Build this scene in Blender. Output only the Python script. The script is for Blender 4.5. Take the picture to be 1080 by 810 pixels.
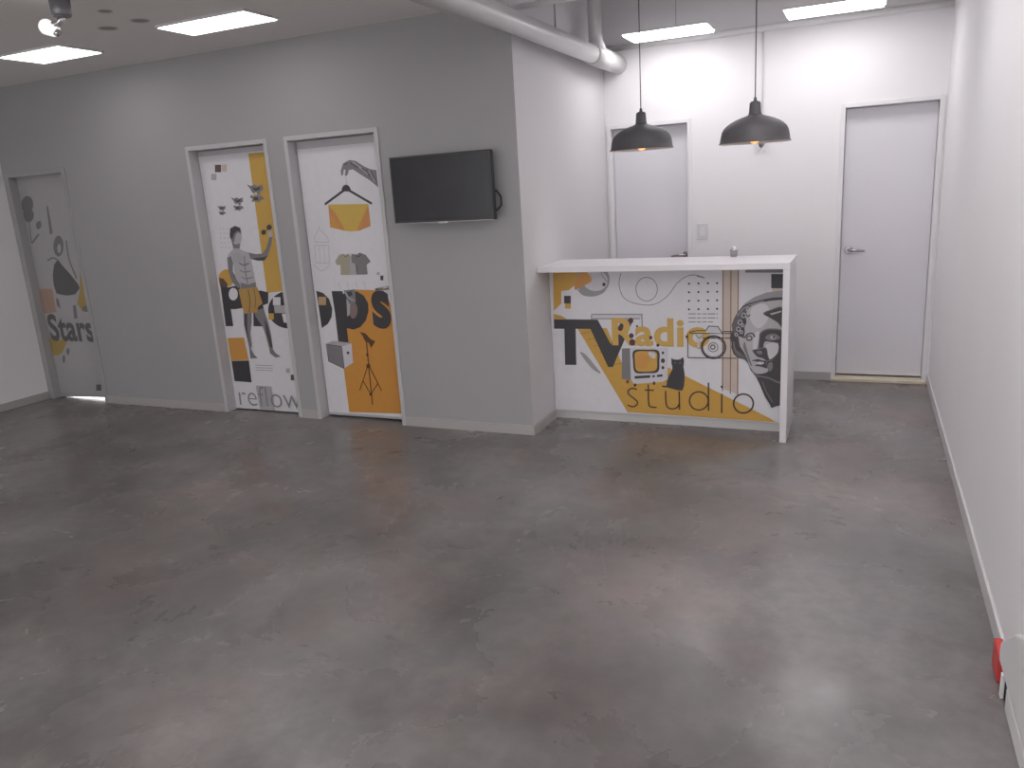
import bpy, bmesh, math, random
from mathutils import Vector, Matrix
for o in list(bpy.data.objects): bpy.data.objects.remove(o)
SC = bpy.context.scene
COL = SC.collection
# ------------------------------------------------------------------ camera
F = Vector((-0.40517691, 0.88150925, -0.24243168)); R = Vector((0.91318081, 0.40297051, -0.06095554)); U = Vector((-0.04395995, 0.24608174, 0.96825167))
cd = bpy.data.cameras.new('camera'); cam = bpy.data.objects.new('camera', cd); COL.objects.link(cam)
cd.sensor_fit = 'HORIZONTAL'; cd.sensor_width = 36.0; cd.lens = 822.217 * 36.0 / 1080.0; cd.clip_start = 0.02
cam.matrix_world = Matrix(((R.x, U.x, -F.x, 2.0306), (R.y, U.y, -F.y, 0.0), (R.z, U.z, -F.z, 1.6569), (0, 0, 0, 1)))
SC.camera = cam
# ------------------------------------------------------------------ light and exposure
W = bpy.data.worlds.new('world'); SC.world = W; W.use_nodes = True
W.node_tree.nodes['Background'].inputs[0].default_value = (1.0, 0.985, 0.99, 1)
W.node_tree.nodes['Background'].inputs[1].default_value = 2.4
PANEL, HUNG = 5.8, 11.2     # radiance of the flat ceiling panels and of the hung ones
# the world gives fill light through a window added unseen behind the viewer
PANELCOL = (1.0, 0.97, 0.99)
BULB = 1.5
v = SC.view_settings; v.view_transform = 'Standard'; v.look = 'None'; v.gamma = 1.0; v.use_curve_mapping = False; v.exposure = 0.0
# ------------------------------------------------------------------ room measures (metres; X along the long wall, Y into the room, Z up)
Y1, YB, XR, XL, YF = 4.7256, 6.612, 2.525, -4.972, -5.0
HC, HS = 2.76, 3.32      # hung ceiling, slab
DH = 2.12                # door frames
# ------------------------------------------------------------------ materials
def mat(name, col, rough=0.6, metal=0.0, var=0.03, scale=6.0, bump=0.0, bscale=60.0, spec=0.5, emit=None, coat=0.0):
    m = bpy.data.materials.new(name); m.use_nodes = True
    nt = m.node_tree; N = nt.nodes; L = nt.links; b = N['Principled BSDF']
    b.inputs['Roughness'].default_value = rough; b.inputs['Metallic'].default_value = metal
    b.inputs['Specular IOR Level'].default_value = spec; b.inputs['Coat Weight'].default_value = coat
    tc = N.new('ShaderNodeTexCoord'); n = N.new('ShaderNodeTexNoise'); n.inputs['Scale'].default_value = scale; n.inputs['Detail'].default_value = 4
    L.new(tc.outputs['Object'], n.inputs['Vector'])
    r = N.new('ShaderNodeValToRGB'); e = r.color_ramp.elements
    e[0].position = 0.3; e[1].position = 0.7
    e[0].color = tuple(max(0, c * (1 - var)) for c in col) + (1,); e[1].color = tuple(min(1, c * (1 + var)) for c in col) + (1,)
    L.new(n.outputs['Fac'], r.inputs['Fac']); L.new(r.outputs['Color'], b.inputs['Base Color'])
    if bump:
        n2 = N.new('ShaderNodeTexNoise'); n2.inputs['Scale'].default_value = bscale; L.new(tc.outputs['Object'], n2.inputs['Vector'])
        bp = N.new('ShaderNodeBump'); bp.inputs['Strength'].default_value = bump; bp.inputs['Distance'].default_value = 0.002
        L.new(n2.outputs['Fac'], bp.inputs['Height']); L.new(bp.outputs['Normal'], b.inputs['Normal'])
    if emit:
        b.inputs['Emission Color'].default_value = tuple(emit[0]) + (1,); b.inputs['Emission Strength'].default_value = emit[1]
    return m
M = {}
M['paint_grey'] = mat('grey_wall_paint', (0.40, 0.392, 0.396), 0.7, bump=0.15, bscale=180, var=0.015, scale=1.5)
M['paint_white'] = mat('white_wall_paint', (0.86, 0.845, 0.855), 0.65, bump=0.12, bscale=180, var=0.012, scale=1.2)
M['paint_pale'] = mat('pale_grey_wall_paint', (0.66, 0.645, 0.655), 0.68, bump=0.12, bscale=180, var=0.012, scale=1.2)
M['ceiling'] = mat('ceiling_board', (0.86, 0.84, 0.815), 0.8, bump=0.1, bscale=120, var=0.02, scale=1.0)
M['slab'] = mat('painted_slab', (0.84, 0.83, 0.84), 0.8, bump=0.3, bscale=40, var=0.04, scale=2)
M['base_grey'] = mat('grey_skirting', (0.47, 0.45, 0.44), 0.45, var=0.02)
M['base_white'] = mat('white_skirting', (0.66, 0.65, 0.65), 0.4, var=0.02)
M['rail'] = mat('white_rail_enamel', (0.86, 0.86, 0.86), 0.35, var=0.01)
M['frame_white'] = mat('white_door_frame_enamel', (0.80, 0.79, 0.80), 0.4, var=0.01)
M['frame'] = mat('door_frame_enamel', (0.56, 0.55, 0.56), 0.4, var=0.01)
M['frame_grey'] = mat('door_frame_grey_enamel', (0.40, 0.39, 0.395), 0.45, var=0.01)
M['leaf'] = mat('grey_door_leaf', (0.76, 0.745, 0.785), 0.45, var=0.012, scale=2)
M['leaf_edge'] = mat('door_leaf_enamel', (0.52, 0.51, 0.53), 0.45, var=0.01)
M['counter'] = mat('white_counter_laminate', (0.78, 0.755, 0.775), 0.35, var=0.01)
M['counter_grey'] = mat('counter_plinth', (0.60, 0.59, 0.58), 0.5, var=0.02)
M['cream'] = mat('cream_threshold', (0.72, 0.64, 0.50), 0.5, var=0.05, scale=12)
M['shade'] = mat('lamp_shade_charcoal', (0.095, 0.09, 0.096), 0.6, var=0.04)
M['shade_in'] = mat('lamp_shade_inside', (0.70, 0.66, 0.62), 0.5)
M['cord'] = mat('lamp_cord', (0.10, 0.10, 0.11), 0.6)
M['bulb'] = mat('warm_bulb', (1.0, 0.7, 0.4), 0.4, emit=((1.0, 0.36, 0.09), BULB))
M['panel'] = mat('light_diffuser', (0.9, 0.9, 0.9), 0.5, emit=(PANELCOL, PANEL))
M['hung'] = mat('hung_light_diffuser', (0.9, 0.9, 0.9), 0.5, emit=(PANELCOL, HUNG))
M['panel_frame'] = mat('light_frame', (0.75, 0.75, 0.75), 0.5)
M['pipe'] = mat('white_pipe', (0.70, 0.69, 0.69), 0.28, var=0.01)
M['tv'] = mat('black_plastic', (0.030, 0.030, 0.033), 0.35)
M['screen'] = mat('tv_screen', (0.022, 0.022, 0.026), 0.22, var=0.1)
M['silver'] = mat('silver_trim', (0.55, 0.55, 0.55), 0.3, metal=0.8)
M['chrome'] = mat('brushed_chrome', (0.42, 0.40, 0.41), 0.22, metal=1.0)
M['bright_chrome'] = mat('polished_chrome', (0.85, 0.85, 0.86), 0.12, metal=1.0)
M['plate'] = mat('white_switch_plastic', (0.74, 0.73, 0.76), 0.35)
M['spot_grey'] = mat('spot_grey_metal', (0.28, 0.28, 0.30), 0.35, metal=0.4)
M['spot_white'] = mat('spot_white_enamel', (0.88, 0.88, 0.88), 0.15)
M['spot_glow'] = mat('glowing_spot_head', (0.9, 0.9, 0.9), 0.2, emit=((1, 1, 1), 0.8))  # glow put into the head for its bright lens and glints
M['hole'] = mat('dark_recess', (0.34, 0.33, 0.315), 0.7)
M['vent'] = mat('dull_ceiling_metal', (0.55, 0.54, 0.52), 0.6)
M['red'] = mat('red_plastic', (0.62, 0.055, 0.05), 0.4)
M['plastic_white'] = mat('white_plastic', (0.80, 0.80, 0.80), 0.35)
M['black'] = mat('black_rubber', (0.02, 0.02, 0.02), 0.6)
PRINT = dict(white=(0.76, 0.75, 0.78), dark=(0.055, 0.053, 0.058), ink=(0.05, 0.035, 0.03), char=(0.075, 0.068, 0.07), cmid=(0.145, 0.135, 0.14), grey=(0.23, 0.22, 0.23), mid=(0.36, 0.345, 0.36),
    pgrey=(0.45, 0.44, 0.46), fgrey=(0.58, 0.57, 0.60), stone=(0.50, 0.48, 0.50), pale=(0.66, 0.64, 0.67), ochre=(0.64, 0.37, 0.075), amberw=(0.63, 0.39, 0.09), amber=(0.66, 0.42, 0.11), orange=(0.66, 0.32, 0.08),
    orange2=(0.66, 0.30, 0.06), yellow=(0.66, 0.45, 0.10), peach=(0.64, 0.28, 0.10), beige=(0.62, 0.52, 0.46), tan=(0.55, 0.36, 0.20), khaki=(0.42, 0.38, 0.29), brown=(0.13, 0.09, 0.075), brownline=(0.34, 0.21, 0.14),
    plum=(0.10, 0.04, 0.06), greyline=(0.26, 0.25, 0.27), textgrey=(0.27, 0.26, 0.28), ochred=(0.50, 0.30, 0.09), mauve=(0.25, 0.19, 0.18), lampbrown=(0.13, 0.065, 0.025),
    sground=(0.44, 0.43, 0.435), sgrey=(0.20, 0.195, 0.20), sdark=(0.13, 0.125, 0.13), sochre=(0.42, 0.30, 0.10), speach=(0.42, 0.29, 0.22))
for k, c in PRINT.items(): M['print_' + k] = mat('print_' + k, c, 0.45, var=0.02, scale=20)

def floor_material():
    m = bpy.data.materials.new('polished_concrete'); m.use_nodes = True
    nt = m.node_tree; N = nt.nodes; L = nt.links; b = N['Principled BSDF']
    tc = N.new('ShaderNodeTexCoord')
    def noise(s, d, rough=0.55, dist=0.0):
        n = N.new('ShaderNodeTexNoise'); n.inputs['Scale'].default_value = s; n.inputs['Detail'].default_value = d
        n.inputs['Roughness'].default_value = rough; n.inputs['Distortion'].default_value = dist; L.new(tc.outputs['Object'], n.inputs['Vector']); return n
    def ramp(n, p0, c0, p1, c1):
        r = N.new('ShaderNodeValToRGB'); e = r.color_ramp.elements; e[0].position = p0; e[1].position = p1; e[0].color = c0 + (1,); e[1].color = c1 + (1,)
        L.new(n.outputs['Fac'], r.inputs['Fac']); return r
    def mix(a, c, fac, mode):
        x = N.new('ShaderNodeMixRGB'); x.blend_type = mode
        if isinstance(fac, float): x.inputs[0].default_value = fac
        else: L.new(fac, x.inputs[0])
        L.new(a, x.inputs[1]); L.new(c, x.inputs[2]); return x.outputs[0]
    big = ramp(noise(0.75, 5, 0.58, 0.2), 0.36, (0.135, 0.126, 0.123), 0.66, (0.285, 0.268, 0.262))
    midn = ramp(noise(2.6, 7, 0.6, 0.25), 0.34, (0.86, 0.85, 0.845), 0.68, (1.09, 1.085, 1.085))
    fine = ramp(noise(14, 6, 0.65), 0.35, (0.90, 0.90, 0.90), 0.65, (1.07, 1.07, 1.07))
    tint = ramp(noise(1.1, 3), 0.42, (0.985, 1.0, 1.005), 0.72, (1.11, 0.985, 0.955))
    c = mix(big.outputs[0], midn.outputs[0], 1.0, 'MULTIPLY'); c = mix(c, fine.outputs[0], 1.0, 'MULTIPLY'); c = mix(c, tint.outputs[0], 1.0, 'MULTIPLY')
    worn = N.new('ShaderNodeTexVoronoi'); worn.inputs['Scale'].default_value = 24.0; L.new(tc.outputs['Object'], worn.inputs['Vector'])
    wm = N.new('ShaderNodeMath'); wm.operation = 'MULTIPLY'
    wr = ramp(noise(0.9, 4, 0.6, 0.2), 0.60, (0, 0, 0), 0.74, (1, 1, 1))
    dr = N.new('ShaderNodeValToRGB'); dr.color_ramp.elements[0].position = 0.05; dr.color_ramp.elements[0].color = (0.5, 0.5, 0.5, 1); dr.color_ramp.elements[1].position = 0.45; dr.color_ramp.elements[1].color = (0, 0, 0, 1)
    L.new(worn.outputs['Distance'], dr.inputs['Fac']); L.new(wr.outputs[0], wm.inputs[0]); L.new(dr.outputs[0], wm.inputs[1])
    dark = N.new('ShaderNodeRGB'); dark.outputs[0].default_value = (0.085, 0.075, 0.07, 1)
    c = mix(c, dark.outputs[0], wm.outputs[0], 'MIX')
    L.new(c, b.inputs['Base Color'])
    rr = ramp(noise(1.3, 6, 0.6, 0.5), 0.35, (0.17, 0.17, 0.17), 0.70, (0.40, 0.40, 0.40)); L.new(rr.outputs[0], b.inputs['Roughness'])
    b.inputs['Specular IOR Level'].default_value = 0.5
    bn = N.new('ShaderNodeBump'); bn.inputs['Strength'].default_value = 0.06; bn.inputs['Distance'].default_value = 0.004
    L.new(noise(9, 5).outputs['Fac'], bn.inputs['Height']); L.new(bn.outputs['Normal'], b.inputs['Normal'])
    return m
M['floor'] = floor_material()
# ------------------------------------------------------------------ helpers
def box(bm, x0, x1, y0, y1, z0, z1, mi=0):
    vs = [bm.verts.new(p) for p in ((x0, y0, z0), (x1, y0, z0), (x1, y1, z0), (x0, y1, z0), (x0, y0, z1), (x1, y0, z1), (x1, y1, z1), (x0, y1, z1))]
    for f in ((3, 2, 1, 0), (4, 5, 6, 7), (0, 1, 5, 4), (1, 2, 6, 5), (2, 3, 7, 6), (3, 0, 4, 7)):
        bm.faces.new([vs[i] for i in f]).material_index = mi
def tube(bm, pts, r, n=14, caps=True):
    rings = []
    pts = [Vector(p) for p in pts]; rs = r if isinstance(r, (list, tuple)) else [r] * len(pts)
    for i, p in enumerate(pts):
        t = (pts[min(i + 1, len(pts) - 1)] - pts[max(i - 1, 0)]).normalized()
        a = t.orthogonal().normalized() if i == 0 else (prev - t * prev.dot(t)).normalized()
        prev = a; b = t.cross(a)
        rings.append([bm.verts.new(p + (a * math.cos(2 * math.pi * k / n) + b * math.sin(2 * math.pi * k / n)) * rs[i]) for k in range(n)])
    for u, w in zip(rings, rings[1:]):
        for k in range(n): bm.faces.new((u[k], u[(k + 1) % n], w[(k + 1) % n], w[k])).smooth = True
    if caps: bm.faces.new(rings[0][::-1]); bm.faces.new(rings[-1])
def lathe(bm, prof, c=(0, 0, 0), n=40, capb=False, capt=False):
    rings = [[bm.verts.new((c[0] + r * math.cos(2 * math.pi * k / n), c[1] + r * math.sin(2 * math.pi * k / n), c[2] + z)) for k in range(n)] for r, z in prof]
    for u, w in zip(rings, rings[1:]):
        for k in range(n): bm.faces.new((u[k], u[(k + 1) % n], w[(k + 1) % n], w[k])).smooth = True
    if capb: bm.faces.new(rings[0][::-1])
    if capt: bm.faces.new(rings[-1])
def obj(name, bm, m, parent=None, bevel=0.0, seg=2, loc=None):
    me = bpy.data.meshes.new(name); bmesh.ops.recalc_face_normals(bm, faces=bm.faces[:]) if bm.faces else None
    bm.to_mesh(me); bm.free()
    for x in (m if isinstance(m, list) else [m]): me.materials.append(M[x])
    o = bpy.data.objects.new(name, me); COL.objects.link(o)
    if bevel:
        b = o.modifiers.new('bevel', 'BEVEL'); b.width = bevel; b.segments = seg; b.limit_method = 'ANGLE'; b.angle_limit = math.radians(40)
    if loc: o.location = loc
    if parent: o.parent = parent
    return o
def tag(o, label, cat, group=None, kind=None):
    o['label'] = label; o['category'] = cat
    if group: o['group'] = group
    if kind: o['kind'] = kind
    return o
def thing(name, label, cat, loc=(0, 0, 0), group=None, kind=None):
    o = bpy.data.objects.new(name, None); COL.objects.link(o); o.location = loc; o.empty_display_size = 0.1
    return tag(o, label, cat, group, kind)
def boxes(name, lst, m, parent=None, bevel=0.0):
    bm = bmesh.new()
    for b in lst: box(bm, *b)
    return obj(name, bm, m, parent, bevel)
def copy_tree(o, parent=None):
    c = o.copy(); COL.objects.link(c)
    if parent: c.parent = parent
    for ch in list(o.children): copy_tree(ch, c)
    return c
def catmull(p, closed=True, k=5):
    n = len(p); out = []
    for i in range(n if closed else n - 1):
        if closed: a, b, c, d = p[(i - 1) % n], p[i], p[(i + 1) % n], p[(i + 2) % n]
        else: a, b, c, d = p[max(i - 1, 0)], p[i], p[i + 1], p[min(i + 2, n - 1)]
        for j in range(k):
            t = j / k
            out.append(tuple(0.5 * (2 * b[q] + (c[q] - a[q]) * t + (2 * a[q] - 5 * b[q] + 4 * c[q] - d[q]) * t * t + (3 * b[q] - a[q] - 3 * c[q] + d[q]) * t ** 3) for q in (0, 1)))
    if not closed: out.append(p[-1])
    return out
def text_mesh(s, fat):
    cu = bpy.data.curves.new('text', 'FONT'); cu.body = s; cu.size = 1.0; cu.offset = fat; cu.fill_mode = 'FRONT'; cu.resolution_u = 6
    if fat > 0: cu.space_character = 1.0 + fat * 1.2
    o = bpy.data.objects.new('text', cu); COL.objects.link(o)
    dg = bpy.context.evaluated_depsgraph_get(); me = bpy.data.meshes.new_from_object(o.evaluated_get(dg))
    vs = [(q.co.x, q.co.y) for q in me.vertices]; fs = [tuple(p.vertices) for p in me.polygons]
    bpy.data.objects.remove(o); bpy.data.curves.remove(cu); bpy.data.meshes.remove(me)
    return vs, fs
def mural(name, art, y, x0, x1, z0, z1, parent, ground='print_white'):
    # a flat vinyl print: a white ground and the printed shapes on it, one mesh with one material slot per ink
    inks = [ground]; bm = bmesh.new(); step = 0.00005; lv = [0]
    cl = lambda p: (min(max(p[0], x0), x1), min(max(p[1], z0), z1))
    def face(pts, ink, yy):
        q = []
        for p in (cl(p) for p in pts):
            if not q or (abs(p[0] - q[-1][0]) + abs(p[1] - q[-1][1])) > 1e-6: q.append(p)
        if len(q) > 2 and (abs(q[0][0] - q[-1][0]) + abs(q[0][1] - q[-1][1])) < 1e-6: q.pop()
        if len(q) < 3: return
        ar = sum(q[i][0] * q[(i + 1) % len(q)][1] - q[(i + 1) % len(q)][0] * q[i][1] for i in range(len(q)))
        if abs(ar) < 1e-9: return
        if ar < 0: q.reverse()
        bm.faces.new([bm.verts.new((p[0], yy, p[1])) for p in q]).material_index = inks.index(ink)
    box(bm, x0, x1, y, y + 0.002, z0, z1)
    for e in art:
        lv[0] += 1; yy = y - step * lv[0]; ink = 'print_' + e[1]
        if ink not in inks: inks.append(ink)
        if e[0] == 'poly': face(e[2], ink, yy)
        elif e[0] == 'smooth': face(catmull(e[2]), ink, yy)
        elif e[0] == 'line':
            w, pts, closed, sm = e[2] / 2, e[3], e[4], e[5]
            if sm: pts = catmull(pts, bool(closed), 6)
            n = len(pts); sides = []
            for i in range(n):
                a = pts[(i - 1) % n] if closed or i > 0 else None; b = pts[i]; c = pts[(i + 1) % n] if closed or i < n - 1 else None
                d = [Vector((q[0] - p[0], q[1] - p[1])).normalized() for p, q in ((a, b), (b, c)) if p and q]
                t = sum(d, Vector((0, 0))).normalized(); nn = Vector((-t.y, t.x)); k = w / max(0.5, abs(nn.dot(Vector((-d[0].y, d[0].x)))))
                sides.append(((b[0] + nn.x * k, b[1] + nn.y * k), (b[0] - nn.x * k, b[1] - nn.y * k)))
            for i in range(n if closed else n - 1):
                u, s2 = sides[i], sides[(i + 1) % n]; face([u[0], u[1], s2[1], s2[0]], ink, yy)
        elif e[0] == 'text':
            vs, fs = text_mesh(e[2], e[4]); bx = e[3]
            ax0, ax1 = min(p[0] for p in vs), max(p[0] for p in vs); az0, az1 = min(p[1] for p in vs), max(p[1] for p in vs)
            tr = [(bx[0] + (p[0] - ax0) / (ax1 - ax0) * (bx[2] - bx[0]), bx[3] + (p[1] - az0) / (az1 - az0) * (bx[1] - bx[3])) for p in vs]
            for f in fs: face([tr[i] for i in f], ink, yy)
    me = bpy.data.meshes.new(name); bm.to_mesh(me); bm.free()
    for k in inks: me.materials.append(M[k])
    o = bpy.data.objects.new(name, me); COL.objects.link(o); o.parent = parent
    return o
COUNTER_ART = [
 ('poly','ochre',[(0.0348,1.0913),(0.2317,1.0882),(0.192,0.9766),(0.1483,0.9436),(0.0913,0.9372),(0.087,0.8497),(0.0268,0.7951)]),
 ('poly','ochre',[(0.0257,0.7746),(0.0827,0.7614),(0.1246,0.7379),(0.0238,0.7369)]),
 ('poly','mid',[(0.4476,1.0138),(0.4438,0.9892),(0.434,0.9659),(0.4188,0.9449),(0.3989,0.9274),(0.3751,0.9142),(0.3488,0.9059),(0.3211,0.9032),(0.2935,0.9061),(0.2675,0.9145),(0.2443,0.928),(0.2252,0.9459),(0.2111,0.9674),(0.2028,0.9912),(0.2008,1.0163),(0.205,1.0412),(0.2153,1.0647),(0.2311,1.0856),(0.2515,1.1029),(0.2756,1.1157),(0.302,1.1234),(0.3295,1.1256),(0.3566,1.1224),(0.3821,1.1138),(0.4047,1.1003),(0.4234,1.0827),(0.4371,1.0616),(0.4453,1.0383)]),
 ('poly','pale',[(0.4339,1.0074),(0.4303,0.9889),(0.421,0.9717),(0.4065,0.9569),(0.3878,0.9456),(0.3661,0.9385),(0.343,0.9361),(0.3199,0.9387),(0.2986,0.946),(0.2804,0.9577),(0.2667,0.9728),(0.2584,0.9904),(0.2561,1.0091),(0.26,1.0278),(0.2696,1.0451),(0.2845,1.0598),(0.3034,1.071),(0.3252,1.0778),(0.3482,1.0799),(0.371,1.0771),(0.392,1.0697),(0.4099,1.0581),(0.4233,1.0432),(0.4315,1.0259)]),
 ('smooth','orange',[(0.2089,1.0426),(0.2792,1.0679),(0.3182,1.0085),(0.2334,0.9631),(0.1909,0.9501)]),
 ('smooth','mid',[(0.2052,0.9566),(0.2597,0.9265),(0.3425,0.9229),(0.4189,0.9619),(0.4041,0.926),(0.3348,0.8999),(0.2519,0.9066)]),
 ('poly','plum',[(0.4182,0.9815),(0.4156,0.9739),(0.4093,0.9692),(0.4018,0.9692),(0.3958,0.974),(0.3938,0.9817),(0.3964,0.9893),(0.4026,0.994),(0.4102,0.994),(0.4161,0.9892)]),
 ('line','greyline',0.005,[(0.3822,1.0794),(0.401,1.0337),(0.4335,0.9944)],0,0),
 ('poly','dark',[(0.111,0.9036),(0.1606,0.9035),(0.1582,0.8498),(0.1085,0.8497)]),
 ('poly','ochre',[(0.1156,0.8497),(0.1582,0.8498),(0.1565,0.8127),(0.1138,0.8125)]),
 ('line','greyline',0.005,[(0.7767,0.947),(0.7748,0.9304),(0.7699,0.9146),(0.762,0.9001),(0.7516,0.8877),(0.7391,0.8779),(0.725,0.871),(0.7099,0.8675),(0.6945,0.8675),(0.6795,0.871),(0.6655,0.8779),(0.6532,0.8878),(0.6431,0.9003),(0.6356,0.915),(0.6312,0.931),(0.63,0.9477),(0.632,0.9644),(0.6371,0.9803),(0.6452,0.9948),(0.6558,1.0071),(0.6684,1.0168),(0.6826,1.0234),(0.6976,1.0267),(0.7129,1.0265),(0.7278,1.0229),(0.7415,1.016),(0.7537,1.0061),(0.7636,0.9937),(0.7709,0.9793),(0.7754,0.9635)],1,0),
 ('line','greyline',0.005,[(0.5291,1.0579),(0.5136,0.9808),(0.5445,0.8897),(0.6362,0.8476),(0.7537,0.8446),(0.8445,0.9022),(0.9086,0.984),(0.9651,1.0271),(1.027,1.0388),(1.0881,1.0195)],0,1),
 ('line','greyline',0.009,[(1.0392,1.0324),(1.0881,1.0195)],0,0),
 ('poly','dark',[(0.9949,0.9822),(0.9936,0.978),(0.99,0.9754),(0.9856,0.9755),(0.982,0.9781),(0.9807,0.9823),(0.9821,0.9865),(0.9856,0.9891),(0.9901,0.9891),(0.9936,0.9864)]),
 ('poly','dark',[(0.9946,0.9253),(0.9932,0.9211),(0.9896,0.9185),(0.9852,0.9185),(0.9817,0.9211),(0.9803,0.9254),(0.9817,0.9296),(0.9853,0.9322),(0.9897,0.9322),(0.9933,0.9296)]),
 ('poly','dark',[(0.9943,0.8688),(0.9929,0.8645),(0.9893,0.8619),(0.9849,0.8619),(0.9813,0.8645),(0.98,0.8688),(0.9814,0.873),(0.985,0.8757),(0.9894,0.8757),(0.993,0.873)]),
 ('poly','dark',[(0.994,0.8119),(0.9926,0.8076),(0.989,0.805),(0.9845,0.8049),(0.981,0.8076),(0.9796,0.8119),(0.981,0.8162),(0.9846,0.8188),(0.9891,0.8188),(0.9926,0.8162)]),
 ('poly','dark',[(1.0566,0.9829),(1.0552,0.9788),(1.0517,0.9762),(1.0473,0.9762),(1.0438,0.9789),(1.0425,0.9831),(1.0438,0.9873),(1.0474,0.9898),(1.0517,0.9898),(1.0552,0.9872)]),
 ('poly','dark',[(1.0564,0.9264),(1.0551,0.9221),(1.0515,0.9196),(1.0471,0.9196),(1.0436,0.9222),(1.0423,0.9264),(1.0436,0.9306),(1.0472,0.9332),(1.0516,0.9332),(1.0551,0.9306)]),
 ('poly','dark',[(1.0563,0.8701),(1.0549,0.8658),(1.0514,0.8632),(1.047,0.8632),(1.0434,0.8658),(1.0421,0.8701),(1.0435,0.8743),(1.047,0.8769),(1.0514,0.8769),(1.0549,0.8743)]),
 ('poly','dark',[(1.0561,0.8135),(1.0548,0.8092),(1.0512,0.8066),(1.0468,0.8066),(1.0432,0.8092),(1.0419,0.8134),(1.0433,0.8177),(1.0468,0.8204),(1.0512,0.8204),(1.0548,0.8178)]),
 ('poly','dark',[(1.1176,0.9837),(1.1163,0.9795),(1.1128,0.977),(1.1085,0.977),(1.105,0.9796),(1.1036,0.9838),(1.105,0.988),(1.1085,0.9905),(1.1128,0.9905),(1.1163,0.9879)]),
 ('poly','dark',[(1.1176,0.9274),(1.1163,0.9232),(1.1128,0.9206),(1.1085,0.9206),(1.105,0.9232),(1.1036,0.9274),(1.105,0.9316),(1.1085,0.9342),(1.1128,0.9342),(1.1163,0.9316)]),
 ('poly','dark',[(1.1177,0.8714),(1.1163,0.8672),(1.1128,0.8645),(1.1085,0.8645),(1.1049,0.8671),(1.1036,0.8714),(1.1049,0.8756),(1.1085,0.8782),(1.1128,0.8782),(1.1163,0.8756)]),
 ('poly','dark',[(1.1177,0.8151),(1.1163,0.8108),(1.1128,0.8082),(1.1084,0.8082),(1.1049,0.8108),(1.1036,0.815),(1.1049,0.8193),(1.1084,0.8219),(1.1128,0.8219),(1.1163,0.8193)]),
 ('poly','dark',[(1.1757,0.9844),(1.1743,0.9802),(1.1709,0.9777),(1.1666,0.9777),(1.1631,0.9803),(1.1618,0.9845),(1.1631,0.9886),(1.1666,0.9912),(1.1709,0.9911),(1.1743,0.9885)]),
 ('poly','dark',[(1.1758,0.9283),(1.1745,0.9242),(1.1711,0.9216),(1.1668,0.9216),(1.1633,0.9242),(1.1619,0.9284),(1.1633,0.9326),(1.1667,0.9351),(1.171,0.9351),(1.1745,0.9325)]),
 ('poly','dark',[(1.176,0.8726),(1.1747,0.8684),(1.1712,0.8658),(1.1669,0.8658),(1.1634,0.8684),(1.1621,0.8726),(1.1634,0.8768),(1.1669,0.8794),(1.1712,0.8794),(1.1747,0.8768)]),
 ('poly','dark',[(1.1762,0.8166),(1.1749,0.8123),(1.1714,0.8097),(1.1671,0.8097),(1.1636,0.8123),(1.1622,0.8165),(1.1635,0.8207),(1.167,0.8234),(1.1713,0.8234),(1.1748,0.8208)]),
 ('line','greyline',0.006,[(0.9823,0.7818),(1.0309,0.7822)],0,0),
 ('line','greyline',0.006,[(1.039,0.7822),(1.0652,0.7824)],0,0),
 ('line','greyline',0.006,[(1.0733,0.7825),(1.1016,0.7827)],0,0),
 ('line','greyline',0.006,[(1.1096,0.7828),(1.1564,0.7831)],0,0),
 ('line','greyline',0.006,[(1.1644,0.7832),(1.1735,0.7833)],0,0),
 ('line','greyline',0.006,[(0.9821,0.7544),(1.0308,0.7549)],0,0),
 ('line','greyline',0.006,[(1.0389,0.755),(1.0652,0.7552)],0,0),
 ('line','greyline',0.006,[(1.0732,0.7553),(1.1016,0.7556)],0,0),
 ('line','greyline',0.006,[(1.1096,0.7557),(1.1565,0.7561)],0,0),
 ('line','greyline',0.006,[(1.1644,0.7562),(1.1736,0.7563)],0,0),
 ('line','greyline',0.006,[(0.9819,0.7283),(1.0307,0.7288)],0,0),
 ('line','greyline',0.006,[(1.0388,0.7289),(1.0651,0.7292)],0,0),
 ('line','greyline',0.006,[(1.0732,0.7293),(1.1016,0.7297)],0,0),
 ('line','greyline',0.006,[(1.1096,0.7298),(1.1432,0.7302)],0,0),
 ('poly','beige',[(1.2085,1.073),(1.2531,1.0723),(1.2586,0.2611),(1.2123,0.2785)]),
 ('poly','beige',[(1.259,1.0722),(1.3032,1.0715),(1.3047,0.2438),(1.2635,0.2613)]),
 ('line','brownline',0.008,[(1.2068,1.073),(1.2068,0.2635)],0,0),
 ('line','brownline',0.008,[(1.256,1.0722),(1.2581,0.247)],0,0),
 ('line','brownline',0.008,[(1.3008,1.0715),(1.3048,0.232)],0,0),
 ('poly','grey',[(1.344,1.0829),(1.5728,1.0791),(1.5736,1.0466),(1.3444,1.0498)]),
 ('poly','dark',[(1.503,1.0387),(1.5738,1.0378),(1.5757,0.9487),(1.5047,0.9491)]),
 ('poly','beige',[(1.5104,0.949),(1.5757,0.9487),(1.5767,0.9068),(1.5112,0.907)]),
 ('poly','ochre',[(0.2001,0.6742),(0.4164,0.6775),(0.5441,0.3699),(0.8253,0.4207),(1.5119,0.0929),(1.548,0.0692),(0.5502,0.0765)]),
 ('poly','pale',[(0.3093,0.7734),(0.6709,0.7762),(0.6702,0.7436),(0.308,0.7398)]),
 ('line','mid',0.009,[(0.3093,0.7734),(0.6742,0.7762)],0,0),
 ('line','mid',0.009,[(0.3081,0.7432),(0.6538,0.7467)],0,0),
 ('line','mid',0.01,[(0.6676,0.7762),(0.6689,0.6813)],0,0),
 ('line','mid',0.009,[(0.3093,0.7734),(0.3079,0.7365)],0,0),
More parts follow.
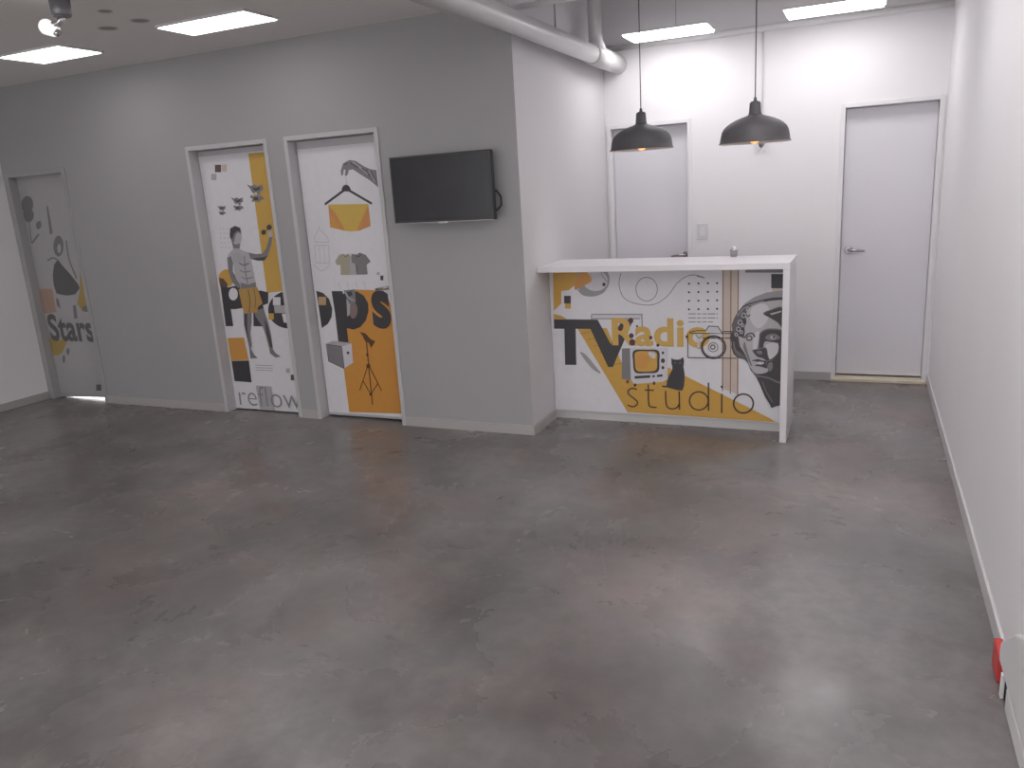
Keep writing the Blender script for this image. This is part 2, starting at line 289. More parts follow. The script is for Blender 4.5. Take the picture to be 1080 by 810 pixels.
 ('line','brownline',0.004,[(0.2196,0.6336),(0.2906,0.6485)],0,0),
 ('line','brownline',0.004,[(0.2672,0.5902),(0.3378,0.6046)],0,0),
 ('line','brownline',0.004,[(0.3147,0.5469),(0.3849,0.5609)],0,0),
 ('line','brownline',0.004,[(0.3621,0.5038),(0.4318,0.5173)],0,0),
 ('line','brownline',0.004,[(0.4093,0.4607),(0.4786,0.4738)],0,0),
 ('line','brownline',0.004,[(0.4563,0.4179),(0.5253,0.4305)],0,0),
 ('smooth','mid',[(0.2138,0.4961),(0.2559,0.4836),(0.3234,0.4029),(0.3637,0.3491),(0.2947,0.388)]),
 ('poly','dark',[(0.0259,0.7362),(0.3523,0.7369),(0.3437,0.671),(0.1878,0.6692),(0.1814,0.4062),(0.096,0.4039),(0.1027,0.6679),(0.0238,0.6674)]),
 ('poly','dark',[(0.259,0.7359),(0.3523,0.7369),(0.4436,0.5636),(0.5269,0.7388),(0.6073,0.7396),(0.4523,0.4006),(0.4177,0.3994),(0.2951,0.6756)]),
 ('text','amber','Radio',(0.4529,0.7513,1.1218,0.5547),0.03),
 ('poly','plum',[(0.5334,0.6792),(0.5307,0.6692),(0.5238,0.6618),(0.5146,0.659),(0.5055,0.6615),(0.499,0.6687),(0.4969,0.6787),(0.4996,0.6887),(0.5065,0.6961),(0.5157,0.6989),(0.5248,0.6964),(0.5312,0.6892)]),
 ('poly','plum',[(0.5306,0.5858),(0.5284,0.5777),(0.5229,0.5717),(0.5155,0.5694),(0.5082,0.5713),(0.503,0.5771),(0.5013,0.5851),(0.5035,0.5932),(0.509,0.5993),(0.5164,0.6016),(0.5237,0.5996),(0.5288,0.5938)]),
 ('poly','plum',[(0.6081,0.6274),(0.6056,0.6181),(0.5993,0.6111),(0.5907,0.6085),(0.5823,0.6108),(0.5763,0.6175),(0.5743,0.6268),(0.5768,0.6361),(0.5831,0.643),(0.5917,0.6457),(0.6,0.6433),(0.606,0.6367)]),
 ('poly','plum',[(0.6185,0.5811),(0.6153,0.569),(0.6071,0.56),(0.5962,0.5565),(0.5854,0.5595),(0.5776,0.5681),(0.575,0.5801),(0.5782,0.5922),(0.5864,0.6012),(0.5974,0.6046),(0.6081,0.6016),(0.6159,0.593)]),
 ('poly','plum',[(0.6084,0.7331),(0.6058,0.7232),(0.599,0.7159),(0.59,0.7131),(0.581,0.7156),(0.5746,0.7228),(0.5724,0.7327),(0.5751,0.7426),(0.5819,0.7499),(0.5909,0.7526),(0.5999,0.7501),(0.6063,0.7429)]),
 ('poly','plum',[(0.7387,0.6168),(0.737,0.6101),(0.7326,0.6052),(0.7267,0.6033),(0.7208,0.605),(0.7166,0.6097),(0.7151,0.6163),(0.7168,0.6229),(0.7212,0.6278),(0.7272,0.6297),(0.733,0.628),(0.7373,0.6233)]),
 ('poly','plum',[(0.7858,0.5652),(0.7842,0.5592),(0.7803,0.5547),(0.775,0.553),(0.7697,0.5545),(0.7659,0.5587),(0.7646,0.5646),(0.7661,0.5706),(0.77,0.575),(0.7754,0.5768),(0.7806,0.5753),(0.7844,0.571)]),
 ('poly','plum',[(0.6399,0.694),(0.6389,0.69),(0.6362,0.6871),(0.6326,0.686),(0.629,0.687),(0.6265,0.6899),(0.6256,0.6938),(0.6267,0.6978),(0.6293,0.7007),(0.633,0.7018),(0.6365,0.7008),(0.6391,0.6979)]),
 ('poly','grey',[(0.5213,0.5352),(0.5992,0.5406),(0.5937,0.3104),(0.5153,0.3174)]),
 ('poly','pale',[(0.5791,0.5434),(0.8465,0.5502),(0.8372,0.3277),(0.8041,0.3095),(0.6032,0.2835),(0.5802,0.3167)]),
 ('smooth','dark',[(0.6054,0.522),(0.6957,0.5324),(0.7778,0.5267),(0.7839,0.4526),(0.7722,0.3787),(0.6924,0.3655),(0.612,0.3691),(0.5989,0.4465)]),
 ('smooth','ochre',[(0.6186,0.511),(0.6955,0.5211),(0.7633,0.515),(0.7681,0.4521),(0.7593,0.3916),(0.6927,0.377),(0.6231,0.3824),(0.6124,0.4469)]),
 ('smooth','orange',[(0.6246,0.481),(0.6687,0.509),(0.7144,0.4703),(0.6933,0.4093),(0.6329,0.4004)]),
 ('smooth','pale',[(0.7086,0.5135),(0.7546,0.5081),(0.754,0.4716),(0.7212,0.4839)]),
 ('poly','dark',[(0.8173,0.5132),(0.8164,0.5089),(0.814,0.5054),(0.8107,0.5034),(0.807,0.5033),(0.8037,0.5051),(0.8014,0.5085),(0.8007,0.5128),(0.8015,0.5171),(0.8039,0.5206),(0.8073,0.5226),(0.811,0.5227),(0.8143,0.5209),(0.8165,0.5175)]),
 ('poly','dark',[(0.8221,0.4585),(0.8206,0.4512),(0.8167,0.4453),(0.8111,0.4419),(0.8049,0.4417),(0.7993,0.4447),(0.7956,0.4504),(0.7943,0.4576),(0.7958,0.4648),(0.7997,0.4707),(0.8053,0.4741),(0.8115,0.4743),(0.817,0.4713),(0.8208,0.4656)]),
 ('poly','dark',[(0.8175,0.4098),(0.8165,0.4045),(0.8136,0.4003),(0.8096,0.3978),(0.8051,0.3976),(0.8011,0.3998),(0.7984,0.4039),(0.7975,0.4091),(0.7986,0.4143),(0.8014,0.4186),(0.8054,0.421),(0.8099,0.4212),(0.8139,0.419),(0.8166,0.415)]),
 ('poly','dark',[(0.608,0.3417),(0.7189,0.353),(0.7185,0.3341),(0.6075,0.3226)]),
 ('poly','dark',[(0.7321,0.3515),(0.752,0.3537),(0.7518,0.3402),(0.7319,0.338)]),
 ('poly','dark',[(0.7653,0.3569),(0.8049,0.3625),(0.8047,0.3464),(0.765,0.3408)]),
 ('poly','plum',[(0.5655,0.2989),(0.5635,0.2908),(0.5585,0.2856),(0.5526,0.2853),(0.548,0.2901),(0.5463,0.2981),(0.5484,0.3063),(0.5533,0.3114),(0.5592,0.3117),(0.5639,0.3069)]),
 ('poly','plum',[(0.6193,0.2774),(0.6173,0.2693),(0.6125,0.2641),(0.6066,0.2638),(0.602,0.2685),(0.6003,0.2765),(0.6023,0.2847),(0.6072,0.2899),(0.6131,0.2901),(0.6177,0.2854)]),
 ('poly','plum',[(0.7537,0.2971),(0.7518,0.2891),(0.7471,0.2839),(0.7414,0.2837),(0.7368,0.2884),(0.7351,0.2963),(0.7371,0.3043),(0.7418,0.3094),(0.7475,0.3097),(0.7521,0.305)]),
 ('poly','dark',[(0.8663,0.4817),(0.8772,0.4702),(0.9023,0.4683),(0.928,0.4718),(0.9448,0.4887),(0.9529,0.4634),(0.9481,0.4205),(0.9554,0.3725),(0.9531,0.3194),(0.9503,0.2859),(0.9391,0.254),(0.9015,0.2555),(0.8358,0.2712),(0.8056,0.2711),(0.7964,0.2774),(0.8038,0.2832),(0.83,0.283),(0.8351,0.3175),(0.8519,0.3618),(0.8705,0.3931),(0.8734,0.4178),(0.8665,0.4421)]),
 ('line','mid',0.003,[(0.8841,0.4473),(0.9001,0.4432)],0,0),
 ('line','mid',0.003,[(0.9162,0.4437),(0.9323,0.4489)],0,0),
 ('line','ink',0.0095,[(0.6227,0.246),(0.5889,0.2527),(0.5605,0.2355),(0.5619,0.21),(0.5987,0.1801),(0.6234,0.1572),(0.6174,0.1327),(0.5884,0.1185),(0.5529,0.129)],0,1),
 ('line','ink',0.0095,[(0.7043,0.2867),(0.7038,0.1541),(0.7181,0.126),(0.7602,0.1237)],0,1),
 ('line','ink',0.0095,[(0.6787,0.2446),(0.7436,0.2464)],0,0),
 ('line','ink',0.0095,[(0.8243,0.2457),(0.8258,0.1616),(0.8386,0.1282),(0.8701,0.1199),(0.9017,0.1319),(0.9176,0.1599)],0,1),
 ('line','ink',0.0095,[(0.917,0.2469),(0.9191,0.1173)],0,0),
 ('line','ink',0.0095,[(1.1131,0.1902),(1.1119,0.1777),(1.1084,0.1655),(1.1026,0.1541),(1.0948,0.1439),(1.0853,0.1354),(1.0744,0.1288),(1.0625,0.1244),(1.0502,0.1224),(1.0378,0.1229),(1.026,0.1259),(1.015,0.1312),(1.0054,0.1387),(0.9975,0.1481),(0.9917,0.1589),(0.9881,0.1708),(0.987,0.1833),(0.9883,0.196),(0.992,0.2083),(0.9979,0.2197),(1.0058,0.2298),(1.0155,0.2383),(1.0264,0.2447),(1.0383,0.249),(1.0506,0.2508),(1.0628,0.2502),(1.0746,0.2471),(1.0854,0.2418),(1.0949,0.2344),(1.1026,0.2251),(1.1084,0.2144),(1.1119,0.2026)],1,0),
 ('line','ink',0.0095,[(1.1144,0.3172),(1.115,0.121)],0,0),
 ('line','ink',0.0095,[(1.2025,0.2445),(1.2018,0.1096)],0,0),
 ('poly','ink',[(1.2103,0.2934),(1.2093,0.2891),(1.2064,0.2859),(1.2023,0.2845),(1.1983,0.2855),(1.1953,0.2885),(1.1942,0.2927),(1.1953,0.297),(1.1982,0.3002),(1.2023,0.3016),(1.2063,0.3006),(1.2092,0.2976)]),
 ('line','ink',0.0105,[(1.4061,0.188),(1.4051,0.1753),(1.4016,0.1629),(1.396,0.1512),(1.3883,0.1409),(1.3789,0.1321),(1.368,0.1254),(1.3562,0.121),(1.3438,0.1189),(1.3314,0.1194),(1.3194,0.1225),(1.3084,0.1279),(1.2986,0.1355),(1.2906,0.145),(1.2846,0.156),(1.2808,0.1682),(1.2795,0.1809),(1.2806,0.1938),(1.2842,0.2063),(1.29,0.218),(1.2978,0.2283),(1.3074,0.2369),(1.3183,0.2435),(1.3301,0.2478),(1.3424,0.2497),(1.3547,0.249),(1.3666,0.246),(1.3775,0.2405),(1.3871,0.233),(1.395,0.2235),(1.401,0.2126),(1.4047,0.2006)],1,0),
 ('line','ink',0.0058,[(0.9789,0.6506),(0.9779,0.4851)],0,0),
 ('line','ink',0.0058,[(0.9779,0.4851),(1.2965,0.4905)],0,0),
 ('line','ink',0.0058,[(0.9878,0.6591),(1.038,0.6702),(1.0952,0.6718)],0,0),
 ('line','ink',0.0058,[(0.9878,0.6514),(1.283,0.6554)],0,0),
 ('poly','pale',[(1.0976,0.6687),(1.1162,0.702),(1.1738,0.7003),(1.1934,0.6734),(1.2038,0.6546),(1.0976,0.6559)]),
 ('line','ink',0.0058,[(1.0977,0.6712),(1.1162,0.702),(1.1738,0.7003),(1.1934,0.6734),(1.2038,0.6546)],0,0),
 ('line','ink',0.007,[(1.2062,0.6667),(1.2889,0.6681)],0,0),
 ('line','ink',0.0058,[(1.0503,0.6211),(1.2833,0.6246)],0,0),
 ('poly','pale',[(1.0285,0.6451),(1.0803,0.646),(1.069,0.617),(1.059,0.5975),(1.0564,0.5524),(1.0414,0.552),(1.0428,0.5972)]),
 ('line','ink',0.004,[(1.0317,0.6419),(1.0535,0.6199),(1.0784,0.6396)],0,0),
 ('line','ink',0.004,[(1.042,0.552),(1.0627,0.5525)],0,0),
 ('line','ink',0.0095,[(1.225,0.5631),(1.2241,0.5512),(1.2213,0.5395),(1.2168,0.5284),(1.2105,0.518),(1.2027,0.5087),(1.1935,0.5006),(1.1831,0.494),(1.1719,0.4891),(1.1601,0.4859),(1.1479,0.4846),(1.1357,0.4852),(1.1237,0.4876),(1.1124,0.4919),(1.1019,0.4979),(1.0925,0.5054),(1.0845,0.5144),(1.0781,0.5245),(1.0734,0.5355),(1.0705,0.5472),(1.0695,0.5591),(1.0705,0.5712),(1.0734,0.5829),(1.0782,0.5941),(1.0846,0.6045),(1.0926,0.6137),(1.1019,0.6217),(1.1124,0.6281),(1.1236,0.6329),(1.1355,0.6359),(1.1476,0.6371),(1.1597,0.6364),(1.1715,0.6339),(1.1827,0.6295),(1.193,0.6236),(1.2022,0.616),(1.2101,0.6072),(1.2164,0.5972),(1.2211,0.5864),(1.224,0.5749)],1,0),
 ('line','ink',0.0045,[(1.214,0.5628),(1.213,0.5512),(1.21,0.54),(1.2051,0.5293),(1.1984,0.5196),(1.1902,0.5112),(1.1805,0.5042),(1.1698,0.499),(1.1584,0.4956),(1.1466,0.4942),(1.1348,0.4949),(1.1233,0.4976),(1.1125,0.5022),(1.1027,0.5086),(1.0943,0.5167),(1.0874,0.5261),(1.0824,0.5365),(1.0793,0.5477),(1.0783,0.5594),(1.0793,0.571),(1.0824,0.5824),(1.0875,0.593),(1.0943,0.6027),(1.1028,0.6111),(1.1125,0.6179),(1.1232,0.6231),(1.1346,0.6263),(1.1464,0.6275),(1.1581,0.6268),(1.1695,0.624),(1.1802,0.6193),(1.1898,0.6129),(1.1981,0.605),(1.2048,0.5957),(1.2098,0.5853),(1.2129,0.5743)],1,0),
 ('line','greyline',0.006,[(1.176,0.5618),(1.175,0.5539),(1.172,0.5464),(1.1671,0.5399),(1.1607,0.5348),(1.1533,0.5315),(1.1453,0.5302),(1.1373,0.5311),(1.1298,0.534),(1.1234,0.5387),(1.1185,0.545),(1.1154,0.5523),(1.1143,0.5603),(1.1154,0.5683),(1.1185,0.5758),(1.1234,0.5823),(1.1298,0.5873),(1.1372,0.5905),(1.1452,0.5918),(1.1532,0.5909),(1.1606,0.588),(1.167,0.5833),(1.1719,0.5771),(1.175,0.5697)],1,0),
 ('line','ink',0.006,[(1.1576,0.562),(1.1565,0.5566),(1.1535,0.5519),(1.1489,0.5488),(1.1434,0.5475),(1.138,0.5485),(1.1334,0.5514),(1.1303,0.5559),(1.1292,0.5613),(1.1303,0.5667),(1.1334,0.5714),(1.138,0.5745),(1.1434,0.5757),(1.1488,0.5748),(1.1534,0.5719),(1.1565,0.5674)],1,0),
 ('poly','ink',[(0.9769,0.628),(0.9755,0.6223),(0.972,0.6187),(0.9677,0.6186),(0.9643,0.6221),(0.963,0.6277),(0.9644,0.6335),(0.9679,0.637),(0.9722,0.6371),(0.9756,0.6337)]),
 ('poly','mid',[(1.3349,0.8461),(1.3989,0.892),(1.4737,0.9221),(1.576,0.9367),(1.5773,0.8768),(1.4286,0.8464)]),
 ('poly','char',[(1.577,0.893),(1.5144,0.8907),(1.4755,0.8829),(1.4259,0.8707),(1.3759,0.856),(1.3349,0.84),(1.3045,0.8004),(1.2792,0.7573),(1.264,0.7141),(1.2684,0.6778),(1.2543,0.6297),(1.2654,0.592),(1.2626,0.564),(1.2757,0.5211),(1.3025,0.4939),(1.3489,0.4845),(1.3702,0.4579),(1.3863,0.4152),(1.4178,0.3768),(1.4443,0.323),(1.4771,0.2417),(1.5077,0.1912),(1.5206,0.1648),(1.5505,0.1794),(1.5926,0.1882)]),
 ('smooth','cmid',[(1.2676,0.7154),(1.2822,0.7592),(1.3116,0.8029),(1.3468,0.8369),(1.353,0.8031),(1.3299,0.7535),(1.3066,0.6972),(1.2891,0.653),(1.2709,0.6653)]),
 ('smooth','cmid',[(1.2715,0.5896),(1.2899,0.552),(1.3323,0.5215),(1.3506,0.4935),(1.3024,0.5047),(1.2779,0.539)]),
 ('poly','stone',[(1.5773,0.8768),(1.5056,0.8708),(1.4401,0.8586),(1.3879,0.8401),(1.3589,0.8093),(1.3504,0.7722),(1.3569,0.729),(1.3442,0.6977),(1.3469,0.6666),(1.3402,0.6258),(1.306,0.6408),(1.3111,0.6031),(1.3174,0.5717),(1.346,0.5282),(1.3645,0.485),(1.3812,0.436),(1.402,0.4036),(1.4224,0.3898),(1.4562,0.3924),(1.4885,0.4032),(1.5056,0.4323),(1.5049,0.47),(1.4985,0.5012),(1.4889,0.551),(1.4968,0.5948),(1.5546,0.6023),(1.5826,0.6399)]),
 ('smooth','pale',[(1.3996,0.8341),(1.4633,0.8525),(1.4988,0.804),(1.477,0.7304),(1.4309,0.6928),(1.3893,0.7294),(1.3768,0.7848)]),
 ('smooth','pale',[(1.408,0.6552),(1.4372,0.6681),(1.4323,0.5996),(1.4153,0.5553),(1.3974,0.5674)]),
 ('smooth','pale',[(1.4824,0.5883),(1.5489,0.5991),(1.553,0.5403),(1.5162,0.4955),(1.4956,0.498),(1.4889,0.5479)]),
 ('smooth','grey',[(1.457,0.7882),(1.5028,0.814),(1.5784,0.8277),(1.5814,0.6938),(1.5505,0.7282),(1.5038,0.7581)]),
 ('smooth','cmid',[(1.4628,0.7867),(1.505,0.8105),(1.5785,0.8231),(1.5813,0.6997),(1.549,0.7313),(1.506,0.7589)]),
 ('smooth','char',[(1.4673,0.7855),(1.5068,0.8077),(1.5786,0.8196),(1.5811,0.7042),(1.5479,0.7337),(1.5077,0.7595)]),
 ('poly','stone',[(1.4991,0.7882),(1.5675,0.8081),(1.5677,0.7984),(1.5108,0.7797)]),
 ('smooth','grey',[(1.4353,0.6259),(1.4402,0.6621),(1.4723,0.687),(1.5186,0.6935),(1.5817,0.6788),(1.5835,0.6004),(1.5143,0.6039),(1.471,0.6051),(1.4608,0.5614),(1.4747,0.5436),(1.4331,0.5483),(1.4317,0.5926)]),
 ('smooth','cmid',[(1.4394,0.6253),(1.4439,0.6586),(1.4735,0.6816),(1.5162,0.6876),(1.5818,0.6742),(1.5834,0.6019),(1.5122,0.6049),(1.4723,0.606),(1.4629,0.5657),(1.4757,0.5494),(1.4373,0.5537),(1.4361,0.5945)]),
 ('smooth','char',[(1.4425,0.6247),(1.4467,0.6559),(1.4744,0.6774),(1.5143,0.683),(1.5819,0.6706),(1.5834,0.603),(1.5106,0.6057),(1.4733,0.6067),(1.4645,0.5691),(1.4765,0.5538),(1.4406,0.5579),(1.4395,0.596)]),
 ('smooth','grey',[(1.4729,0.6316),(1.4958,0.6537),(1.5362,0.6575),(1.5655,0.6334),(1.537,0.6168),(1.4964,0.6159)]),
 ('poly','stone',[(1.5407,0.6354),(1.5394,0.6309),(1.5354,0.627),(1.5295,0.6243),(1.5224,0.6233),(1.5153,0.624),(1.5092,0.6265),(1.5052,0.6302),(1.5037,0.6347),(1.505,0.6392),(1.5089,0.6431),(1.5149,0.6457),(1.522,0.6468),(1.5291,0.646),(1.5351,0.6436),(1.5392,0.6399)]),
 ('poly','char',[(1.5354,0.6378),(1.5345,0.6334),(1.5318,0.6302),(1.5281,0.629),(1.5243,0.6301),(1.5215,0.6332),(1.5204,0.6375),(1.5213,0.6418),(1.524,0.645),(1.5278,0.6462),(1.5315,0.6452),(1.5344,0.6421)]),
 ('smooth','grey',[(1.3946,0.5473),(1.4274,0.5576),(1.4804,0.5669),(1.4942,0.5151),(1.5101,0.4647),(1.464,0.4938),(1.4282,0.5036),(1.4101,0.5214)]),
 ('smooth','cmid',[(1.399,0.5452),(1.4293,0.5548),(1.4782,0.5634),(1.4909,0.5156),(1.5055,0.469),(1.463,0.4959),(1.43,0.505),(1.4133,0.5214)]),
 ('smooth','char',[(1.4024,0.5437),(1.4307,0.5526),(1.4764,0.5607),(1.4883,0.516),(1.502,0.4725),(1.4622,0.4976),(1.4314,0.5061),(1.4158,0.5214)]),
 ('smooth','grey',[(1.4214,0.5404),(1.4508,0.5462),(1.457,0.5251),(1.4335,0.5231)]),
 ('smooth','grey',[(1.3901,0.4786),(1.4299,0.4909),(1.4595,0.4823),(1.5011,0.4778),(1.4952,0.4308),(1.4485,0.4394),(1.4092,0.4454),(1.4304,0.4564),(1.4192,0.4751)]),
 ('smooth','cmid',[(1.3942,0.4775),(1.4309,0.4888),(1.4582,0.4809),(1.4966,0.4768),(1.4911,0.4334),(1.4481,0.4413),(1.4118,0.4468),(1.4314,0.457),(1.421,0.4743)]),
 ('smooth','char',[(1.3974,0.4766),(1.4317,0.4872),(1.4572,0.4798),(1.4931,0.4759),(1.488,0.4354),(1.4477,0.4428),(1.4139,0.448),(1.4321,0.4575),(1.4224,0.4736)]),
 ('smooth','pale',[(1.4196,0.4647),(1.4431,0.473),(1.4727,0.4664),(1.4464,0.4529)]),
 ('smooth','grey',[(1.4832,0.4773),(1.5203,0.4895),(1.5596,0.5449),(1.5836,0.5922),(1.5891,0.3461),(1.492,0.3639),(1.4162,0.3756),(1.4505,0.3844),(1.4946,0.4082)]),
 ('smooth','cmid',[(1.4855,0.4747),(1.5197,0.4859),(1.556,0.5371),(1.5839,0.5809),(1.5889,0.3538),(1.4936,0.3701),(1.4238,0.3809),(1.4554,0.389),(1.4961,0.4109)]),
 ('smooth','char',[(1.4873,0.4726),(1.5193,0.4831),(1.5532,0.531),(1.5841,0.5721),(1.5888,0.3599),(1.4949,0.3749),(1.4296,0.385),(1.4592,0.3925),(1.4972,0.413)]),
 ('smooth','grey',[(1.4963,0.4635),(1.5195,0.4705),(1.5232,0.4329),(1.506,0.4102),(1.494,0.4255)]),
 ('line','char',0.009,[(1.3444,0.6252),(1.3643,0.6531),(1.3962,0.6575),(1.4095,0.634)],0,1),
 ('poly','grey',[(1.3966,0.6269),(1.3951,0.6199),(1.3909,0.614),(1.3844,0.6099),(1.3767,0.6083),(1.3689,0.6096),(1.3623,0.6134),(1.3579,0.6192),(1.3563,0.6261),(1.3577,0.6331),(1.362,0.639),(1.3685,0.6431),(1.3762,0.6446),(1.384,0.6434),(1.3905,0.6396),(1.395,0.6338)]),
 ('poly','stone',[(1.3859,0.6286),(1.3845,0.6235),(1.3807,0.6198),(1.3754,0.6183),(1.37,0.6196),(1.3661,0.6231),(1.3646,0.6281),(1.3659,0.6332),(1.3698,0.6369),(1.3751,0.6383),(1.3805,0.6371),(1.3844,0.6335)]),
 ('line','char',0.006,[(1.3924,0.6268),(1.3912,0.6206),(1.3876,0.6152),(1.382,0.6116),(1.3755,0.6102),(1.3689,0.6113),(1.3632,0.6147),(1.3594,0.6199),(1.3581,0.6261),(1.3593,0.6324),(1.363,0.6377),(1.3685,0.6414),(1.3751,0.6427),(1.3817,0.6416),(1.3873,0.6382),(1.3911,0.633)],1,0),
 ('smooth','grey',[(1.3464,0.6039),(1.3619,0.5539),(1.3805,0.4912),(1.3961,0.441),(1.3779,0.4594),(1.3563,0.5158),(1.3378,0.5659)]),
 ('line','char',0.007,[(1.3473,0.7908),(1.3652,0.7693),(1.3798,0.7817)],0,1),
 ('line','stone',0.006,[(1.3299,0.7299),(1.3287,0.7234),(1.3252,0.7181),(1.3201,0.7152),(1.3144,0.7151),(1.3092,0.7179),(1.3055,0.7231),(1.3042,0.7296),(1.3054,0.7361),(1.3089,0.7413),(1.3141,0.7442),(1.3198,0.7443),(1.325,0.7415),(1.3286,0.7363)],1,0),
 ('line','stone',0.006,[(1.3186,0.6861),(1.3175,0.6801),(1.3142,0.6753),(1.3095,0.6725),(1.3042,0.6724),(1.2995,0.675),(1.2961,0.6798),(1.2949,0.6857),(1.296,0.6917),(1.2993,0.6966),(1.304,0.6993),(1.3093,0.6994),(1.314,0.6968),(1.3173,0.692)],1,0),
 ('line','stone',0.006,[(1.3514,0.776),(1.3502,0.7695),(1.3467,0.7643),(1.3416,0.7614),(1.3359,0.7613),(1.3307,0.7642),(1.3271,0.7693),(1.3258,0.7758),(1.327,0.7822),(1.3305,0.7874),(1.3356,0.7903),(1.3413,0.7903),(1.3464,0.7875),(1.35,0.7824)],1,0),
 ('line','stone',0.006,[(1.3793,0.8143),(1.3782,0.8085),(1.375,0.8037),(1.3704,0.8011),(1.3652,0.8011),(1.3605,0.8037),(1.3572,0.8084),(1.356,0.8142),(1.3571,0.8201),(1.3603,0.8248),(1.3649,0.8274),(1.3701,0.8275),(1.3748,0.8249),(1.3781,0.8202)],1,0),
 ('line','stone',0.006,[(1.3025,0.6495),(1.3017,0.6451),(1.2994,0.6416),(1.2959,0.6396),(1.2921,0.6395),(1.2886,0.6414),(1.2861,0.6448),(1.2853,0.6492),(1.2861,0.6536),(1.2884,0.6571),(1.2919,0.6591),(1.2957,0.6592),(1.2992,0.6573),(1.3016,0.6538)],1,0),
 ('line','stone',0.006,[(1.3334,0.6663),(1.3326,0.662),(1.3303,0.6585),(1.3269,0.6565),(1.323,0.6564),(1.3196,0.6583),(1.3172,0.6617),(1.3163,0.666),(1.3171,0.6704),(1.3194,0.6739),(1.3228,0.6759),(1.3267,0.676),(1.3301,0.6741),(1.3325,0.6707)],1,0),
 ('line','stone',0.006,[(1.3414,0.7101),(1.3406,0.7061),(1.3384,0.7028),(1.3352,0.7009),(1.3317,0.7009),(1.3284,0.7026),(1.3261,0.7059),(1.3253,0.7099),(1.3261,0.714),(1.3283,0.7172),(1.3315,0.7191),(1.335,0.7191),(1.3383,0.7174),(1.3405,0.7142)],1,0),
 ('line','stone',0.004,[(1.3,0.7718),(1.3352,0.8184),(1.3878,0.8475),(1.463,0.8689)],0,1),
 ('line','grey',0.006,[(1.2774,0.6024),(1.29,0.5457),(1.3204,0.5116)],0,1),
 ('line','grey',0.005,[(1.46,0.3416),(1.4909,0.2662),(1.5276,0.2039)],0,1),
]
